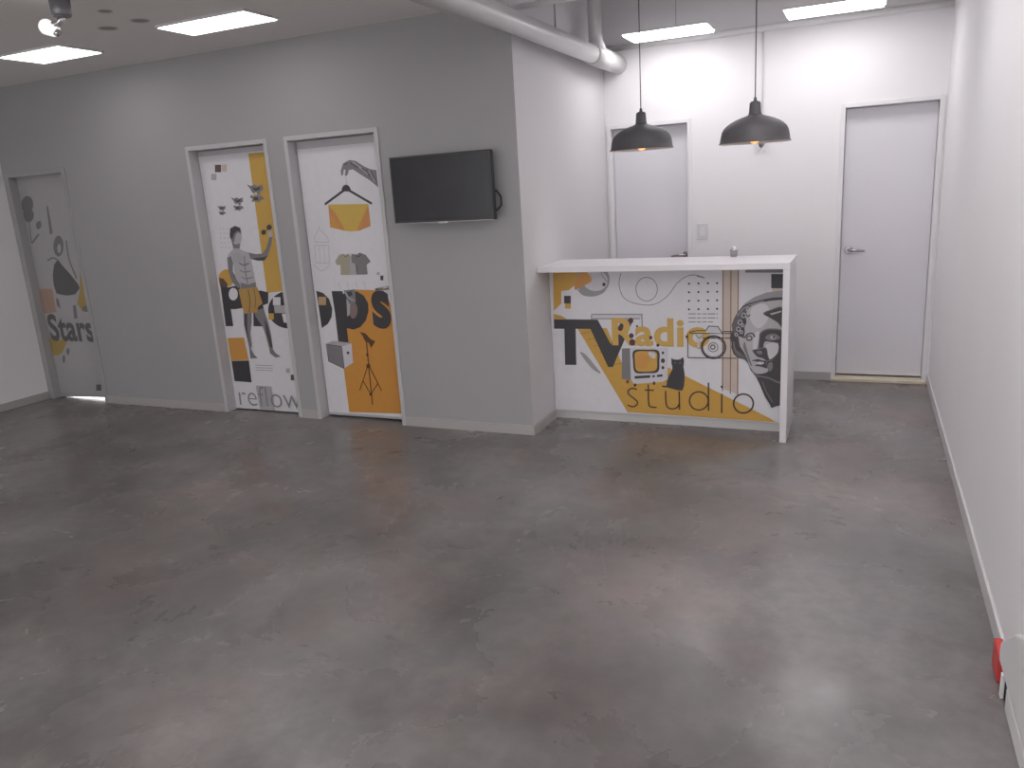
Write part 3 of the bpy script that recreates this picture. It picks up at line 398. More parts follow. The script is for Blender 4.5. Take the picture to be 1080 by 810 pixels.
STATUE_ART = [
 ('poly','amberw',[(-2.2406,2.0363),(-2.0769,2.0352),(-2.0744,0.9953),(-2.2457,0.9811)]),
 ('poly','brown',[(-2.5831,1.9767),(-2.5214,1.9726),(-2.5323,1.9175),(-2.5942,1.9214)]),
 ('poly','beige',[(-2.5114,1.9747),(-2.4643,1.9715),(-2.4745,1.9194),(-2.5217,1.9225)]),
 ('poly','pgrey',[(-2.6338,1.9133),(-2.582,1.91),(-2.5916,1.8621),(-2.6436,1.8652)]),
 ('poly','grey',[(-2.6255,1.6694),(-2.6025,1.6625),(-2.582,1.6673),(-2.569,1.6595),(-2.5406,1.6654),(-2.541,1.6437),(-2.5642,1.6346),(-2.5535,1.6297),(-2.5739,1.6248),(-2.594,1.6316),(-2.6028,1.6363),(-2.6098,1.6505)]),
 ('poly','grey',[(-2.6097,1.6265),(-2.5914,1.6198),(-2.5713,1.6233),(-2.5535,1.6196),(-2.5404,1.6074),(-2.5605,1.6039),(-2.5741,1.5943),(-2.5955,1.5996),(-2.6125,1.5974),(-2.6061,1.6103),(-2.6185,1.6166)]),
 ('poly','char',[(-2.5985,1.6579),(-2.5803,1.6513),(-2.5548,1.6573),(-2.5622,1.6446),(-2.5872,1.6414)]),
 ('poly','char',[(-2.5988,1.6172),(-2.5775,1.6163),(-2.574,1.6045),(-2.5995,1.6041)]),
 ('poly','pale',[(-2.5894,1.635),(-2.5759,1.6344),(-2.5773,1.6272),(-2.5908,1.6278)]),
 ('poly','grey',[(-2.4713,1.7245),(-2.4397,1.7149),(-2.4118,1.7215),(-2.3939,1.7106),(-2.3553,1.7185),(-2.3556,1.6887),(-2.3871,1.6762),(-2.3724,1.6695),(-2.4003,1.6628),(-2.4278,1.6722),(-2.4399,1.6788),(-2.4495,1.6983)]),
 ('poly','grey',[(-2.4492,1.6652),(-2.4242,1.656),(-2.3967,1.6607),(-2.3724,1.6555),(-2.3544,1.6386),(-2.3818,1.6339),(-2.4002,1.6207),(-2.4295,1.628),(-2.4529,1.625),(-2.4441,1.6428),(-2.4612,1.6517)]),
 ('poly','char',[(-2.4342,1.7086),(-2.4093,1.6993),(-2.3746,1.7076),(-2.3845,1.6901),(-2.4185,1.6858)]),
 ('poly','char',[(-2.4343,1.6524),(-2.4051,1.651),(-2.4002,1.6347),(-2.435,1.6343)]),
 ('poly','pale',[(-2.4216,1.6769),(-2.4031,1.676),(-2.405,1.6661),(-2.4235,1.667)]),
 ('poly','grey',[(-2.2966,1.8128),(-2.2548,1.7998),(-2.2181,1.8083),(-2.1944,1.7936),(-2.1438,1.804),(-2.1438,1.7643),(-2.1851,1.7479),(-2.1657,1.7389),(-2.2023,1.7302),(-2.2387,1.7428),(-2.2548,1.7517),(-2.2677,1.7778)]),
 ('poly','grey',[(-2.2669,1.7336),(-2.2338,1.7212),(-2.1976,1.7273),(-2.1656,1.7203),(-2.1416,1.6977),(-2.1777,1.6915),(-2.2018,1.674),(-2.2406,1.6839),(-2.2714,1.6801),(-2.26,1.7037),(-2.2826,1.7156)]),
 ('poly','char',[(-2.2475,1.7913),(-2.2146,1.7788),(-2.169,1.7895),(-2.1818,1.7664),(-2.2267,1.7609)]),
 ('poly','char',[(-2.247,1.7165),(-2.2086,1.7145),(-2.202,1.6927),(-2.2479,1.6924)]),
 ('poly','pale',[(-2.2306,1.7491),(-2.2062,1.7477),(-2.2086,1.7345),(-2.233,1.7358)]),
 ('poly','pgrey',[(-2.6224,1.4936),(-2.6261,1.4899),(-2.632,1.4901),(-2.6342,1.494),(-2.6305,1.4977),(-2.6246,1.4975)]),
 ('poly','pgrey',[(-2.6248,1.4568),(-2.6285,1.4531),(-2.6344,1.4533),(-2.6366,1.4572),(-2.6329,1.4609),(-2.627,1.4607)]),
 ('poly','pgrey',[(-2.6272,1.4198),(-2.6309,1.4161),(-2.6368,1.4163),(-2.639,1.4202),(-2.6353,1.4239),(-2.6294,1.4238)]),
 ('poly','pgrey',[(-2.6297,1.3828),(-2.6334,1.379),(-2.6393,1.3792),(-2.6414,1.3831),(-2.6377,1.3869),(-2.6318,1.3867)]),
 ('poly','pgrey',[(-2.6321,1.3456),(-2.6358,1.3418),(-2.6417,1.342),(-2.6439,1.3459),(-2.6402,1.3497),(-2.6343,1.3495)]),
 ('poly','pgrey',[(-2.5835,1.4922),(-2.5871,1.4885),(-2.593,1.4887),(-2.5951,1.4926),(-2.5915,1.4963),(-2.5856,1.4961)]),
 ('poly','pgrey',[(-2.5858,1.4555),(-2.5895,1.4517),(-2.5953,1.4519),(-2.5975,1.4559),(-2.5938,1.4596),(-2.588,1.4594)]),
 ('poly','pgrey',[(-2.5881,1.4186),(-2.5918,1.4149),(-2.5977,1.4151),(-2.5998,1.419),(-2.5962,1.4227),(-2.5903,1.4225)]),
 ('poly','pgrey',[(-2.5905,1.3816),(-2.5942,1.3779),(-2.6,1.3781),(-2.6022,1.382),(-2.5985,1.3857),(-2.5927,1.3856)]),
 ('poly','pgrey',[(-2.5928,1.3446),(-2.5965,1.3408),(-2.6024,1.3409),(-2.6046,1.3449),(-2.6009,1.3486),(-2.595,1.3485)]),
 ('poly','pgrey',[(-2.5447,1.4908),(-2.5483,1.4871),(-2.5541,1.4873),(-2.5563,1.4912),(-2.5527,1.4949),(-2.5469,1.4947)]),
 ('poly','pgrey',[(-2.547,1.4541),(-2.5506,1.4504),(-2.5564,1.4506),(-2.5586,1.4545),(-2.5549,1.4582),(-2.5491,1.458)]),
 ('poly','pgrey',[(-2.5492,1.4174),(-2.5529,1.4137),(-2.5587,1.4138),(-2.5609,1.4178),(-2.5572,1.4215),(-2.5514,1.4213)]),
 ('poly','pgrey',[(-2.5515,1.3805),(-2.5552,1.3768),(-2.561,1.3769),(-2.5632,1.3808),(-2.5595,1.3846),(-2.5537,1.3844)]),
 ('poly','pgrey',[(-2.5538,1.3435),(-2.5575,1.3398),(-2.5633,1.3399),(-2.5655,1.3438),(-2.5618,1.3476),(-2.556,1.3474)]),
 ('poly','pgrey',[(-2.5061,1.4894),(-2.5097,1.4857),(-2.5155,1.4859),(-2.5177,1.4898),(-2.5141,1.4935),(-2.5083,1.4933)]),
 ('poly','pgrey',[(-2.5083,1.4528),(-2.5119,1.4491),(-2.5177,1.4493),(-2.5199,1.4532),(-2.5163,1.4569),(-2.5105,1.4567)]),
 ('poly','pgrey',[(-2.5105,1.4162),(-2.5142,1.4125),(-2.5199,1.4126),(-2.5221,1.4165),(-2.5185,1.4202),(-2.5127,1.4201)]),
 ('poly','pgrey',[(-2.5127,1.3794),(-2.5164,1.3756),(-2.5222,1.3758),(-2.5243,1.3797),(-2.5207,1.3834),(-2.5149,1.3833)]),
 ('poly','pgrey',[(-2.515,1.3425),(-2.5186,1.3387),(-2.5244,1.3389),(-2.5266,1.3428),(-2.5229,1.3465),(-2.5171,1.3464)]),
 ('poly','dark',[(-2.7119,1.0289),(-2.6308,1.0284),(-2.5593,1.0393),(-2.4718,1.0349),(-2.419,1.0044),(-2.4038,0.9552),(-2.4385,0.8981),(-2.5039,0.8627),(-2.5852,0.8515),(-2.6392,0.8513),(-2.6402,0.7109),(-2.7203,0.7098)]),
 ('poly','white',[(-2.5423,0.973),(-2.5476,0.9574),(-2.557,0.9433),(-2.5696,0.9321),(-2.5843,0.9249),(-2.5995,0.9224),(-2.6138,0.9249),(-2.6258,0.9321),(-2.6342,0.9434),(-2.6383,0.9575),(-2.6376,0.9732),(-2.6322,0.9889),(-2.6227,1.0029),(-2.6099,1.014),(-2.5953,1.0211),(-2.5801,1.0235),(-2.5659,1.0209),(-2.5541,1.0137),(-2.5457,1.0026),(-2.5417,0.9885)]),
 ('poly','dark',[(-2.381,1.0004),(-2.2995,1.0001),(-2.2305,0.9863),(-2.2458,0.8985),(-2.301,0.8833),(-2.2731,0.7138),(-2.4282,0.7139)]),
 ('poly','dark',[(-2.0719,0.6993),(-2.0788,0.7008),(-2.0997,0.7018),(-2.12,0.7043),(-2.1396,0.7084),(-2.1583,0.7141),(-2.1759,0.7211),(-2.1921,0.7296),(-2.2068,0.7393),(-2.2198,0.7502),(-2.231,0.7622),(-2.2402,0.7751),(-2.2474,0.7888),(-2.2525,0.8032),(-2.2554,0.818),(-2.256,0.8332),(-2.2545,0.8485),(-2.2508,0.8638),(-2.2449,0.8789),(-2.2369,0.8937),(-2.227,0.908),(-2.2152,0.9217),(-2.2016,0.9345),(-2.1865,0.9464),(-2.17,0.9573),(-2.1522,0.967),(-2.1334,0.9755),(-2.1137,0.9826),(-2.0934,0.9883),(-2.0727,0.9925),(-2.0518,0.9953),(-2.0466,0.9952)]),
 ('poly','white',[(-2.1899,0.9481),(-2.1148,0.948),(-2.1253,0.8853),(-2.2007,0.8851)]),
 ('poly','pgrey',[(-2.1915,0.8836),(-2.0464,0.8841),(-2.0474,0.8206),(-2.1923,0.8234)]),
 ('poly','white',[(-2.1235,0.8178),(-2.0481,0.8169),(-2.051,0.7418),(-2.1163,0.7485)]),
 ('poly','ochre',[(-2.2558,0.8191),(-2.2024,0.8195),(-2.2109,0.7702),(-2.2644,0.7696)]),
 ('smooth','ochre',[(-2.7092,1.1284),(-2.6324,1.1729),(-2.5741,1.1418),(-2.5867,1.0509),(-2.6493,1.0361),(-2.7154,1.0366)]),
 ('poly','brown',[(-2.7127,1.1055),(-2.6672,1.0974),(-2.6348,1.0589),(-2.6408,1.0284),(-2.7139,1.0289)]),
 ('poly','orange',[(-2.7223,0.6109),(-2.5435,0.6184),(-2.5311,0.4323),(-2.7184,0.4207)]),
 ('poly','dark',[(-2.7147,0.4184),(-2.5291,0.4268),(-2.5328,0.2424),(-2.7149,0.2465)]),
 ('poly','stone',[(-2.5236,1.3279),(-2.5103,1.3719),(-2.4525,1.3703),(-2.4512,1.326),(-2.4108,1.3102),(-2.3556,1.2979),(-2.3541,1.2278),(-2.3463,1.1387),(-2.344,1.019),(-2.5053,1.0124),(-2.5288,1.0959),(-2.5418,1.1564),(-2.5425,1.209),(-2.5724,1.202),(-2.6024,1.2251),(-2.599,1.2626),(-2.5683,1.2992)]),
 ('poly','grey',[(-2.4174,1.4388),(-2.4238,1.4205),(-2.4353,1.4041),(-2.451,1.3913),(-2.4692,1.3833),(-2.4882,1.3809),(-2.5061,1.3844),(-2.5212,1.3934),(-2.5319,1.4071),(-2.5372,1.4241),(-2.5365,1.4428),(-2.53,1.4612),(-2.5183,1.4775),(-2.5025,1.4902),(-2.4843,1.4981),(-2.4654,1.5003),(-2.4476,1.4967),(-2.4327,1.4877),(-2.4222,1.4741),(-2.4169,1.4573)]),
 ('poly','grey',[(-2.5288,1.402),(-2.4875,1.3639),(-2.434,1.3918),(-2.4546,1.3335),(-2.5173,1.3351)]),
 ('smooth','stone',[(-2.4612,1.4512),(-2.4196,1.4425),(-2.4282,1.3916),(-2.4676,1.367),(-2.4964,1.3936)]),
 ('poly','char',[(-2.5339,1.4463),(-2.5215,1.4899),(-2.4696,1.5085),(-2.42,1.4914),(-2.4162,1.4606),(-2.4578,1.4694),(-2.4962,1.4451),(-2.5129,1.4089),(-2.5308,1.4168)]),
 ('poly','grey',[(-2.5951,1.2625),(-2.5579,1.2766),(-2.5436,1.224),(-2.5604,1.1567),(-2.538,1.0733),(-2.4969,1.0313),(-2.5284,1.0201),(-2.5831,1.0699),(-2.6057,1.1573)]),
 ('poly','grey',[(-2.5482,1.149),(-2.5302,1.0884),(-2.4996,1.0427),(-2.5305,1.0353),(-2.5612,1.0811)]),
 ('poly','grey',[(-2.3698,1.2982),(-2.3007,1.2855),(-2.2343,1.2876),(-2.19,1.3265),(-2.1436,1.4118),(-2.1147,1.4137),(-2.136,1.354),(-2.1862,1.2683),(-2.2252,1.2326),(-2.2911,1.2339),(-2.3595,1.2501)]),
 ('poly','char',[(-2.3548,1.25),(-2.2905,1.2369),(-2.2247,1.2355),(-2.1865,1.272),(-2.2201,1.2618),(-2.2966,1.2561)]),
 ('poly','stone',[(-2.1069,1.4321),(-2.1111,1.4217),(-2.1191,1.4135),(-2.1295,1.4091),(-2.1401,1.4094),(-2.1489,1.4144),(-2.1541,1.4231),(-2.1546,1.4337),(-2.1504,1.4441),(-2.1423,1.4523),(-2.132,1.4566),(-2.1214,1.4563),(-2.1126,1.4513),(-2.1075,1.4426)]),
 ('line','grey',0.012,[(-2.1918,1.4493),(-2.1347,1.4845)],0,0),
 ('poly','char',[(-2.1696,1.4485),(-2.1735,1.4399),(-2.1814,1.4332),(-2.1917,1.4297),(-2.2024,1.43),(-2.2114,1.4342),(-2.2168,1.4414),(-2.2177,1.4502),(-2.2138,1.4588),(-2.2059,1.4655),(-2.1955,1.469),(-2.1849,1.4686),(-2.1759,1.4644),(-2.1705,1.4573)]),
 ('poly','char',[(-2.107,1.4849),(-2.111,1.4764),(-2.1193,1.4697),(-2.1303,1.4663),(-2.1417,1.4667),(-2.1513,1.4709),(-2.1573,1.4781),(-2.1583,1.4868),(-2.1543,1.4953),(-2.1459,1.5019),(-2.135,1.5054),(-2.1236,1.5049),(-2.114,1.5007),(-2.1081,1.4936)]),
 ('line','grey',0.012,[(-2.4852,1.2229),(-2.4403,1.2034),(-2.3799,1.2172)],0,1),
 ('line','grey',0.01,[(-2.4176,1.2735),(-2.4286,1.1622),(-2.4238,1.0572)],0,1),
 ('line','grey',0.008,[(-2.4867,1.1631),(-2.4411,1.1474),(-2.3716,1.1576)],0,1),
 ('line','grey',0.008,[(-2.4771,1.1104),(-2.4314,1.0949),(-2.3613,1.109)],0,1),
 ('poly','grey',[(-2.4954,1.0654),(-2.4204,1.0496),(-2.34,1.0677),(-2.343,1.019),(-2.5014,1.0124)]),
 ('smooth','pgrey',[(-2.5307,1.2909),(-2.4712,1.2969),(-2.43,1.2589),(-2.4852,1.2229),(-2.5324,1.2313)]),
 ('poly','grey',[(-2.5088,0.8365),(-2.4224,0.8371),(-2.4412,0.7446),(-2.4711,0.6566),(-2.4714,0.5573),(-2.4871,0.5254),(-2.4619,0.4788),(-2.4313,0.4513),(-2.5076,0.4458),(-2.5042,0.5407),(-2.5183,0.6581),(-2.5231,0.7281)]),
 ('poly','grey',[(-2.4009,0.8372),(-2.3002,0.8606),(-2.2709,0.7543),(-2.2577,0.6473),(-2.2601,0.5275),(-2.2415,0.5008),(-2.19,0.4713),(-2.2482,0.4617),(-2.2964,0.4962),(-2.2979,0.5319),(-2.3152,0.6439),(-2.331,0.7076),(-2.3898,0.7913)]),
 ('poly','char',[(-2.5032,0.8135),(-2.4737,0.8137),(-2.4937,0.7052),(-2.4964,0.5724),(-2.5058,0.6505),(-2.5206,0.7204)]),
 ('poly','char',[(-2.3053,0.7768),(-2.2814,0.716),(-2.2651,0.5932),(-2.2639,0.539),(-2.2838,0.5463),(-2.3027,0.6542)]),
 ('poly','ochred',[(-2.5266,1.014),(-2.3337,1.028),(-2.315,0.9663),(-2.2993,0.8984),(-2.3511,0.8717),(-2.368,0.8259),(-2.5042,0.8188),(-2.5159,0.8826)]),
 ('line','brown',0.008,[(-2.4287,1.0044),(-2.426,0.9134),(-2.4512,0.8292)],0,1),
 ('line','brown',0.006,[(-2.3693,1.0117),(-2.3651,0.9286),(-2.3871,0.8602)],0,1),
 ('line','pgrey',0.006,[(-2.4668,0.3916),(-2.285,0.3932)],0,0),
 ('line','pgrey',0.006,[(-2.4679,0.3708),(-2.2885,0.3726)],0,0),
 ('line','pgrey',0.006,[(-2.4691,0.3501),(-2.2921,0.352)],0,0),
 ('poly','brown',[(-2.1138,0.326),(-2.0614,0.3282),(-2.069,0.281),(-2.1215,0.2788)]),
 ('poly','pgrey',[(-2.1533,0.376),(-2.115,0.3775),(-2.1211,0.3398),(-2.1595,0.3383)]),
 ('poly','pgrey',[(-2.493,0.2184),(-2.3297,0.218),(-2.325,0.0163),(-2.4838,0.0183)]),
 ('text','textgrey','reflow',(-2.6915,0.2133,-2.05,0.0415),-0.012),
]
WARDROBE_ART = [
 ('poly','orange2',[(-1.4215,1.0031),(-1.1058,0.9946),(-1.1106,0.0615),(-1.5905,0.0449),(-1.5946,0.4071),(-1.5333,0.6827)]),
 ('poly','white',[(-1.1636,1.0018),(-1.0989,0.998),(-1.0987,0.8591),(-1.1232,0.9287)]),
 ('poly','grey',[(-1.4193,1.822),(-1.4202,1.8576),(-1.392,1.9067),(-1.3365,1.925),(-1.285,1.9163),(-1.2175,1.8736),(-1.1647,1.8501),(-1.1182,1.8419),(-1.1168,1.7236),(-1.1789,1.7746),(-1.2563,1.8216),(-1.3136,1.8592),(-1.3522,1.8571),(-1.3564,1.8378),(-1.3738,1.8179),(-1.3897,1.8215),(-1.3781,1.8588),(-1.3921,1.8643),(-1.4031,1.8263)]),
 ('line','char',0.006,[(-1.334,1.9073),(-1.2745,1.8676)],0,0),
 ('line','char',0.006,[(-1.2871,1.8944),(-1.2212,1.8447)],0,0),
 ('line','char',0.006,[(-1.235,1.8618),(-1.1785,1.8032)],0,0),
 ('line','char',0.006,[(-1.2041,1.8533),(-1.1493,1.7819)],0,0),
 ('line','char',0.006,[(-1.1662,1.8379),(-1.1281,1.7612)],0,0),
 ('line','char',0.006,[(-1.3847,1.8945),(-1.3546,1.9055)],0,0),
 ('line','pale',0.004,[(-1.3093,1.9102),(-1.2426,1.8655)],0,0),
 ('line','pale',0.004,[(-1.2581,1.8698),(-1.1927,1.817)],0,0),
 ('line','pale',0.004,[(-1.1855,1.8424),(-1.136,1.7617)],0,0),
 ('line','pgrey',0.004,[(-1.3885,1.8129),(-1.3777,1.7892),(-1.388,1.7502)],0,1),
 ('line','dark',0.017,[(-1.3995,1.7257),(-1.5925,1.6298)],0,0),
 ('line','dark',0.017,[(-1.3799,1.7246),(-1.1844,1.6154)],0,0),
 ('smooth','dark',[(-1.4282,1.722),(-1.4137,1.749),(-1.3869,1.7581),(-1.3622,1.7461),(-1.3529,1.7178),(-1.3917,1.7107)]),
 ('poly','peach',[(-1.5614,1.6276),(-1.2141,1.6155),(-1.2134,1.4599),(-1.3067,1.4324),(-1.3819,1.4269),(-1.4353,1.4329),(-1.5679,1.4643)]),
 ('poly','yellow',[(-1.5614,1.6276),(-1.2141,1.6155),(-1.2596,1.5446),(-1.3355,1.4334),(-1.3819,1.4269),(-1.4353,1.4329),(-1.4927,1.5344)]),
 ('line','orange',0.006,[(-1.5195,1.583),(-1.4862,1.5205),(-1.439,1.4371)],0,1),
 ('line','orange',0.006,[(-1.2392,1.577),(-1.2719,1.5117),(-1.3141,1.4394)],0,1),
 ('poly','orange',[(-1.557,1.5575),(-1.5188,1.5287),(-1.4718,1.4423),(-1.5649,1.4669)]),
 ('line','fgrey',0.006,[(-1.6662,1.4816),(-1.6697,1.4583),(-1.7199,1.3986),(-1.7197,1.3606),(-1.5966,1.357),(-1.6028,1.3949),(-1.6662,1.4581)],0,0),
 ('line','fgrey',0.006,[(-1.7292,1.3371),(-1.7344,1.2078),(-1.6129,1.2036),(-1.6,1.3335),(-1.7292,1.3371)],0,0),
 ('line','fgrey',0.005,[(-1.6886,1.3312),(-1.6949,1.2089)],0,0),
 ('line','fgrey',0.005,[(-1.6416,1.3299),(-1.6535,1.2082)],0,0),
 ('line','fgrey',0.006,[(-1.7621,1.1986),(-1.6921,1.1472),(-1.6025,1.1938)],0,1),
 ('poly','khaki',[(-1.559,1.2137),(-1.5174,1.2603),(-1.4873,1.2693),(-1.4595,1.2617),(-1.4241,1.2678),(-1.4147,1.2441),(-1.4408,1.1123),(-1.5208,1.1133),(-1.5154,1.1891),(-1.545,1.1854)]),
 ('poly','pgrey',[(-1.4222,1.2512),(-1.367,1.25),(-1.3815,1.1143),(-1.4408,1.1123)]),
 ('poly','grey',[(-1.4074,1.2674),(-1.3624,1.2595),(-1.333,1.2746),(-1.2801,1.2549),(-1.245,1.2075),(-1.2824,1.1849),(-1.283,1.1144),(-1.3817,1.1129),(-1.3835,1.195),(-1.4119,1.2025)]),
 ('line','char',0.006,[(-1.3711,1.2569),(-1.348,1.2427),(-1.3205,1.2626)],0,1),
 ('line','char',0.004,[(-1.3677,1.1878),(-1.3726,1.1184)],0,0),
 ('line','brown',0.004,[(-1.4796,1.2636),(-1.4609,1.2451),(-1.4343,1.2612)],0,1),
 ('line','fgrey',0.005,[(-1.5499,1.0642),(-1.5406,1.0073)],0,0),
 ('line','fgrey',0.005,[(-1.4729,1.0634),(-1.4635,1.0068)],0,0),
 ('line','fgrey',0.005,[(-1.3967,1.0627),(-1.3872,1.0064)],0,0),
 ('line','fgrey',0.005,[(-1.3213,1.062),(-1.3117,1.006)],0,0),
 ('poly','dark',[(-1.1732,1.1048),(-1.148,1.1045),(-1.1521,1.0701),(-1.1774,1.0704)]),
 ('poly','pgrey',[(-1.2012,1.1299),(-1.1768,1.1296),(-1.1793,1.109),(-1.2038,1.1093)]),
 ('poly','dark',[(-1.7645,0.9969),(-1.7016,0.9793),(-1.6551,0.9359),(-1.6356,0.8636),(-1.6485,0.7981),(-1.6918,0.7427),(-1.7538,0.7086)]),
 ('poly','tan',[(-1.7501,0.9505),(-1.6794,0.9504),(-1.6886,0.8866),(-1.7596,0.8864)]),
 ('poly','dark',[(-1.6223,0.9934),(-1.5254,0.9929),(-1.5197,0.9715),(-1.4569,0.9926),(-1.3896,0.9881),(-1.3347,0.9569),(-1.305,0.9005),(-1.3088,0.8438),(-1.3414,0.7722),(-1.3989,0.7212),(-1.4615,0.7014),(-1.5206,0.7121),(-1.5215,0.6023),(-1.6147,0.6002),(-1.6144,0.8274)]),
 ('smooth','mauve',[(-1.4703,0.893),(-1.4342,0.9073),(-1.4081,0.886),(-1.4105,0.8289),(-1.4413,0.7891),(-1.4742,0.7996)]),
 ('poly','grey',[(-1.511,0.9971),(-1.4075,1.0065),(-1.4138,0.9074),(-1.4611,0.8973),(-1.4902,0.9358)]),
 ('poly','char',[(-1.4835,0.9857),(-1.4399,0.9926),(-1.4352,0.9642),(-1.4712,0.9501)]),
 ('poly','pgrey',[(-1.494,0.9394),(-1.466,0.893),(-1.4809,0.814),(-1.5044,0.7994)]),
 ('line','pale',0.005,[(-1.5006,0.9857),(-1.4721,0.943),(-1.4238,0.9216)],0,1),
 ('text','dark','s',(-1.277,0.9975,-1.1172,0.7125),0.04),
 ('poly','grey',[(-1.7251,0.5806),(-1.5884,0.5675),(-1.5872,0.3969),(-1.725,0.4508)]),
 ('poly','pgrey',[(-1.7302,0.5887),(-1.6574,0.6111),(-1.4929,0.5957),(-1.5884,0.5675)]),
 ('poly','pale',[(-1.5884,0.5675),(-1.493,0.5949),(-1.4991,0.444),(-1.5872,0.3969)]),
 ('line','char',0.005,[(-1.7247,0.5828),(-1.5883,0.5683),(-1.587,0.3984)],0,0),
 ('line','dark',0.006,[(-1.7304,0.5872),(-1.727,0.4492),(-1.5883,0.3953)],0,0),
 ('poly','char',[(-1.523,0.5204),(-1.5264,0.5138),(-1.5335,0.5096),(-1.5416,0.5093),(-1.5477,0.5132),(-1.5493,0.5197),(-1.5459,0.5263),(-1.5388,0.5306),(-1.5306,0.5308),(-1.5246,0.5269)]),
 ('poly','lampbrown',[(-1.407,0.6856),(-1.3596,0.6763),(-1.317,0.6309),(-1.2766,0.6166),(-1.3194,0.5641),(-1.3328,0.5994),(-1.3674,0.6146),(-1.3868,0.6563)]),
 ('line','lampbrown',0.009,[(-1.3561,0.6097),(-1.3603,0.4281),(-1.3634,0.1202)],0,0),
 ('line','lampbrown',0.007,[(-1.3687,0.4226),(-1.4664,0.2274)],0,0),
 ('line','lampbrown',0.007,[(-1.3575,0.423),(-1.264,0.232)],0,0),
 ('line','lampbrown',0.007,[(-1.4238,0.3015),(-1.369,0.2006),(-1.2907,0.2925)],0,0),
 ('poly','lampbrown',[(-1.3789,0.437),(-1.3445,0.4382),(-1.3482,0.4086),(-1.3826,0.4073)]),
 ('poly','lampbrown',[(-1.3551,0.2013),(-1.3585,0.1949),(-1.366,0.1907),(-1.3746,0.1903),(-1.381,0.1938),(-1.3829,0.1999),(-1.3795,0.2062),(-1.372,0.2104),(-1.3634,0.2109),(-1.357,0.2074)]),
 ('poly','lampbrown',[(-1.3498,0.5115),(-1.3529,0.5036),(-1.3591,0.4986),(-1.366,0.4984),(-1.3709,0.5031),(-1.3721,0.5108),(-1.369,0.5186),(-1.3628,0.5236),(-1.3559,0.5238),(-1.3509,0.5192)]),
]
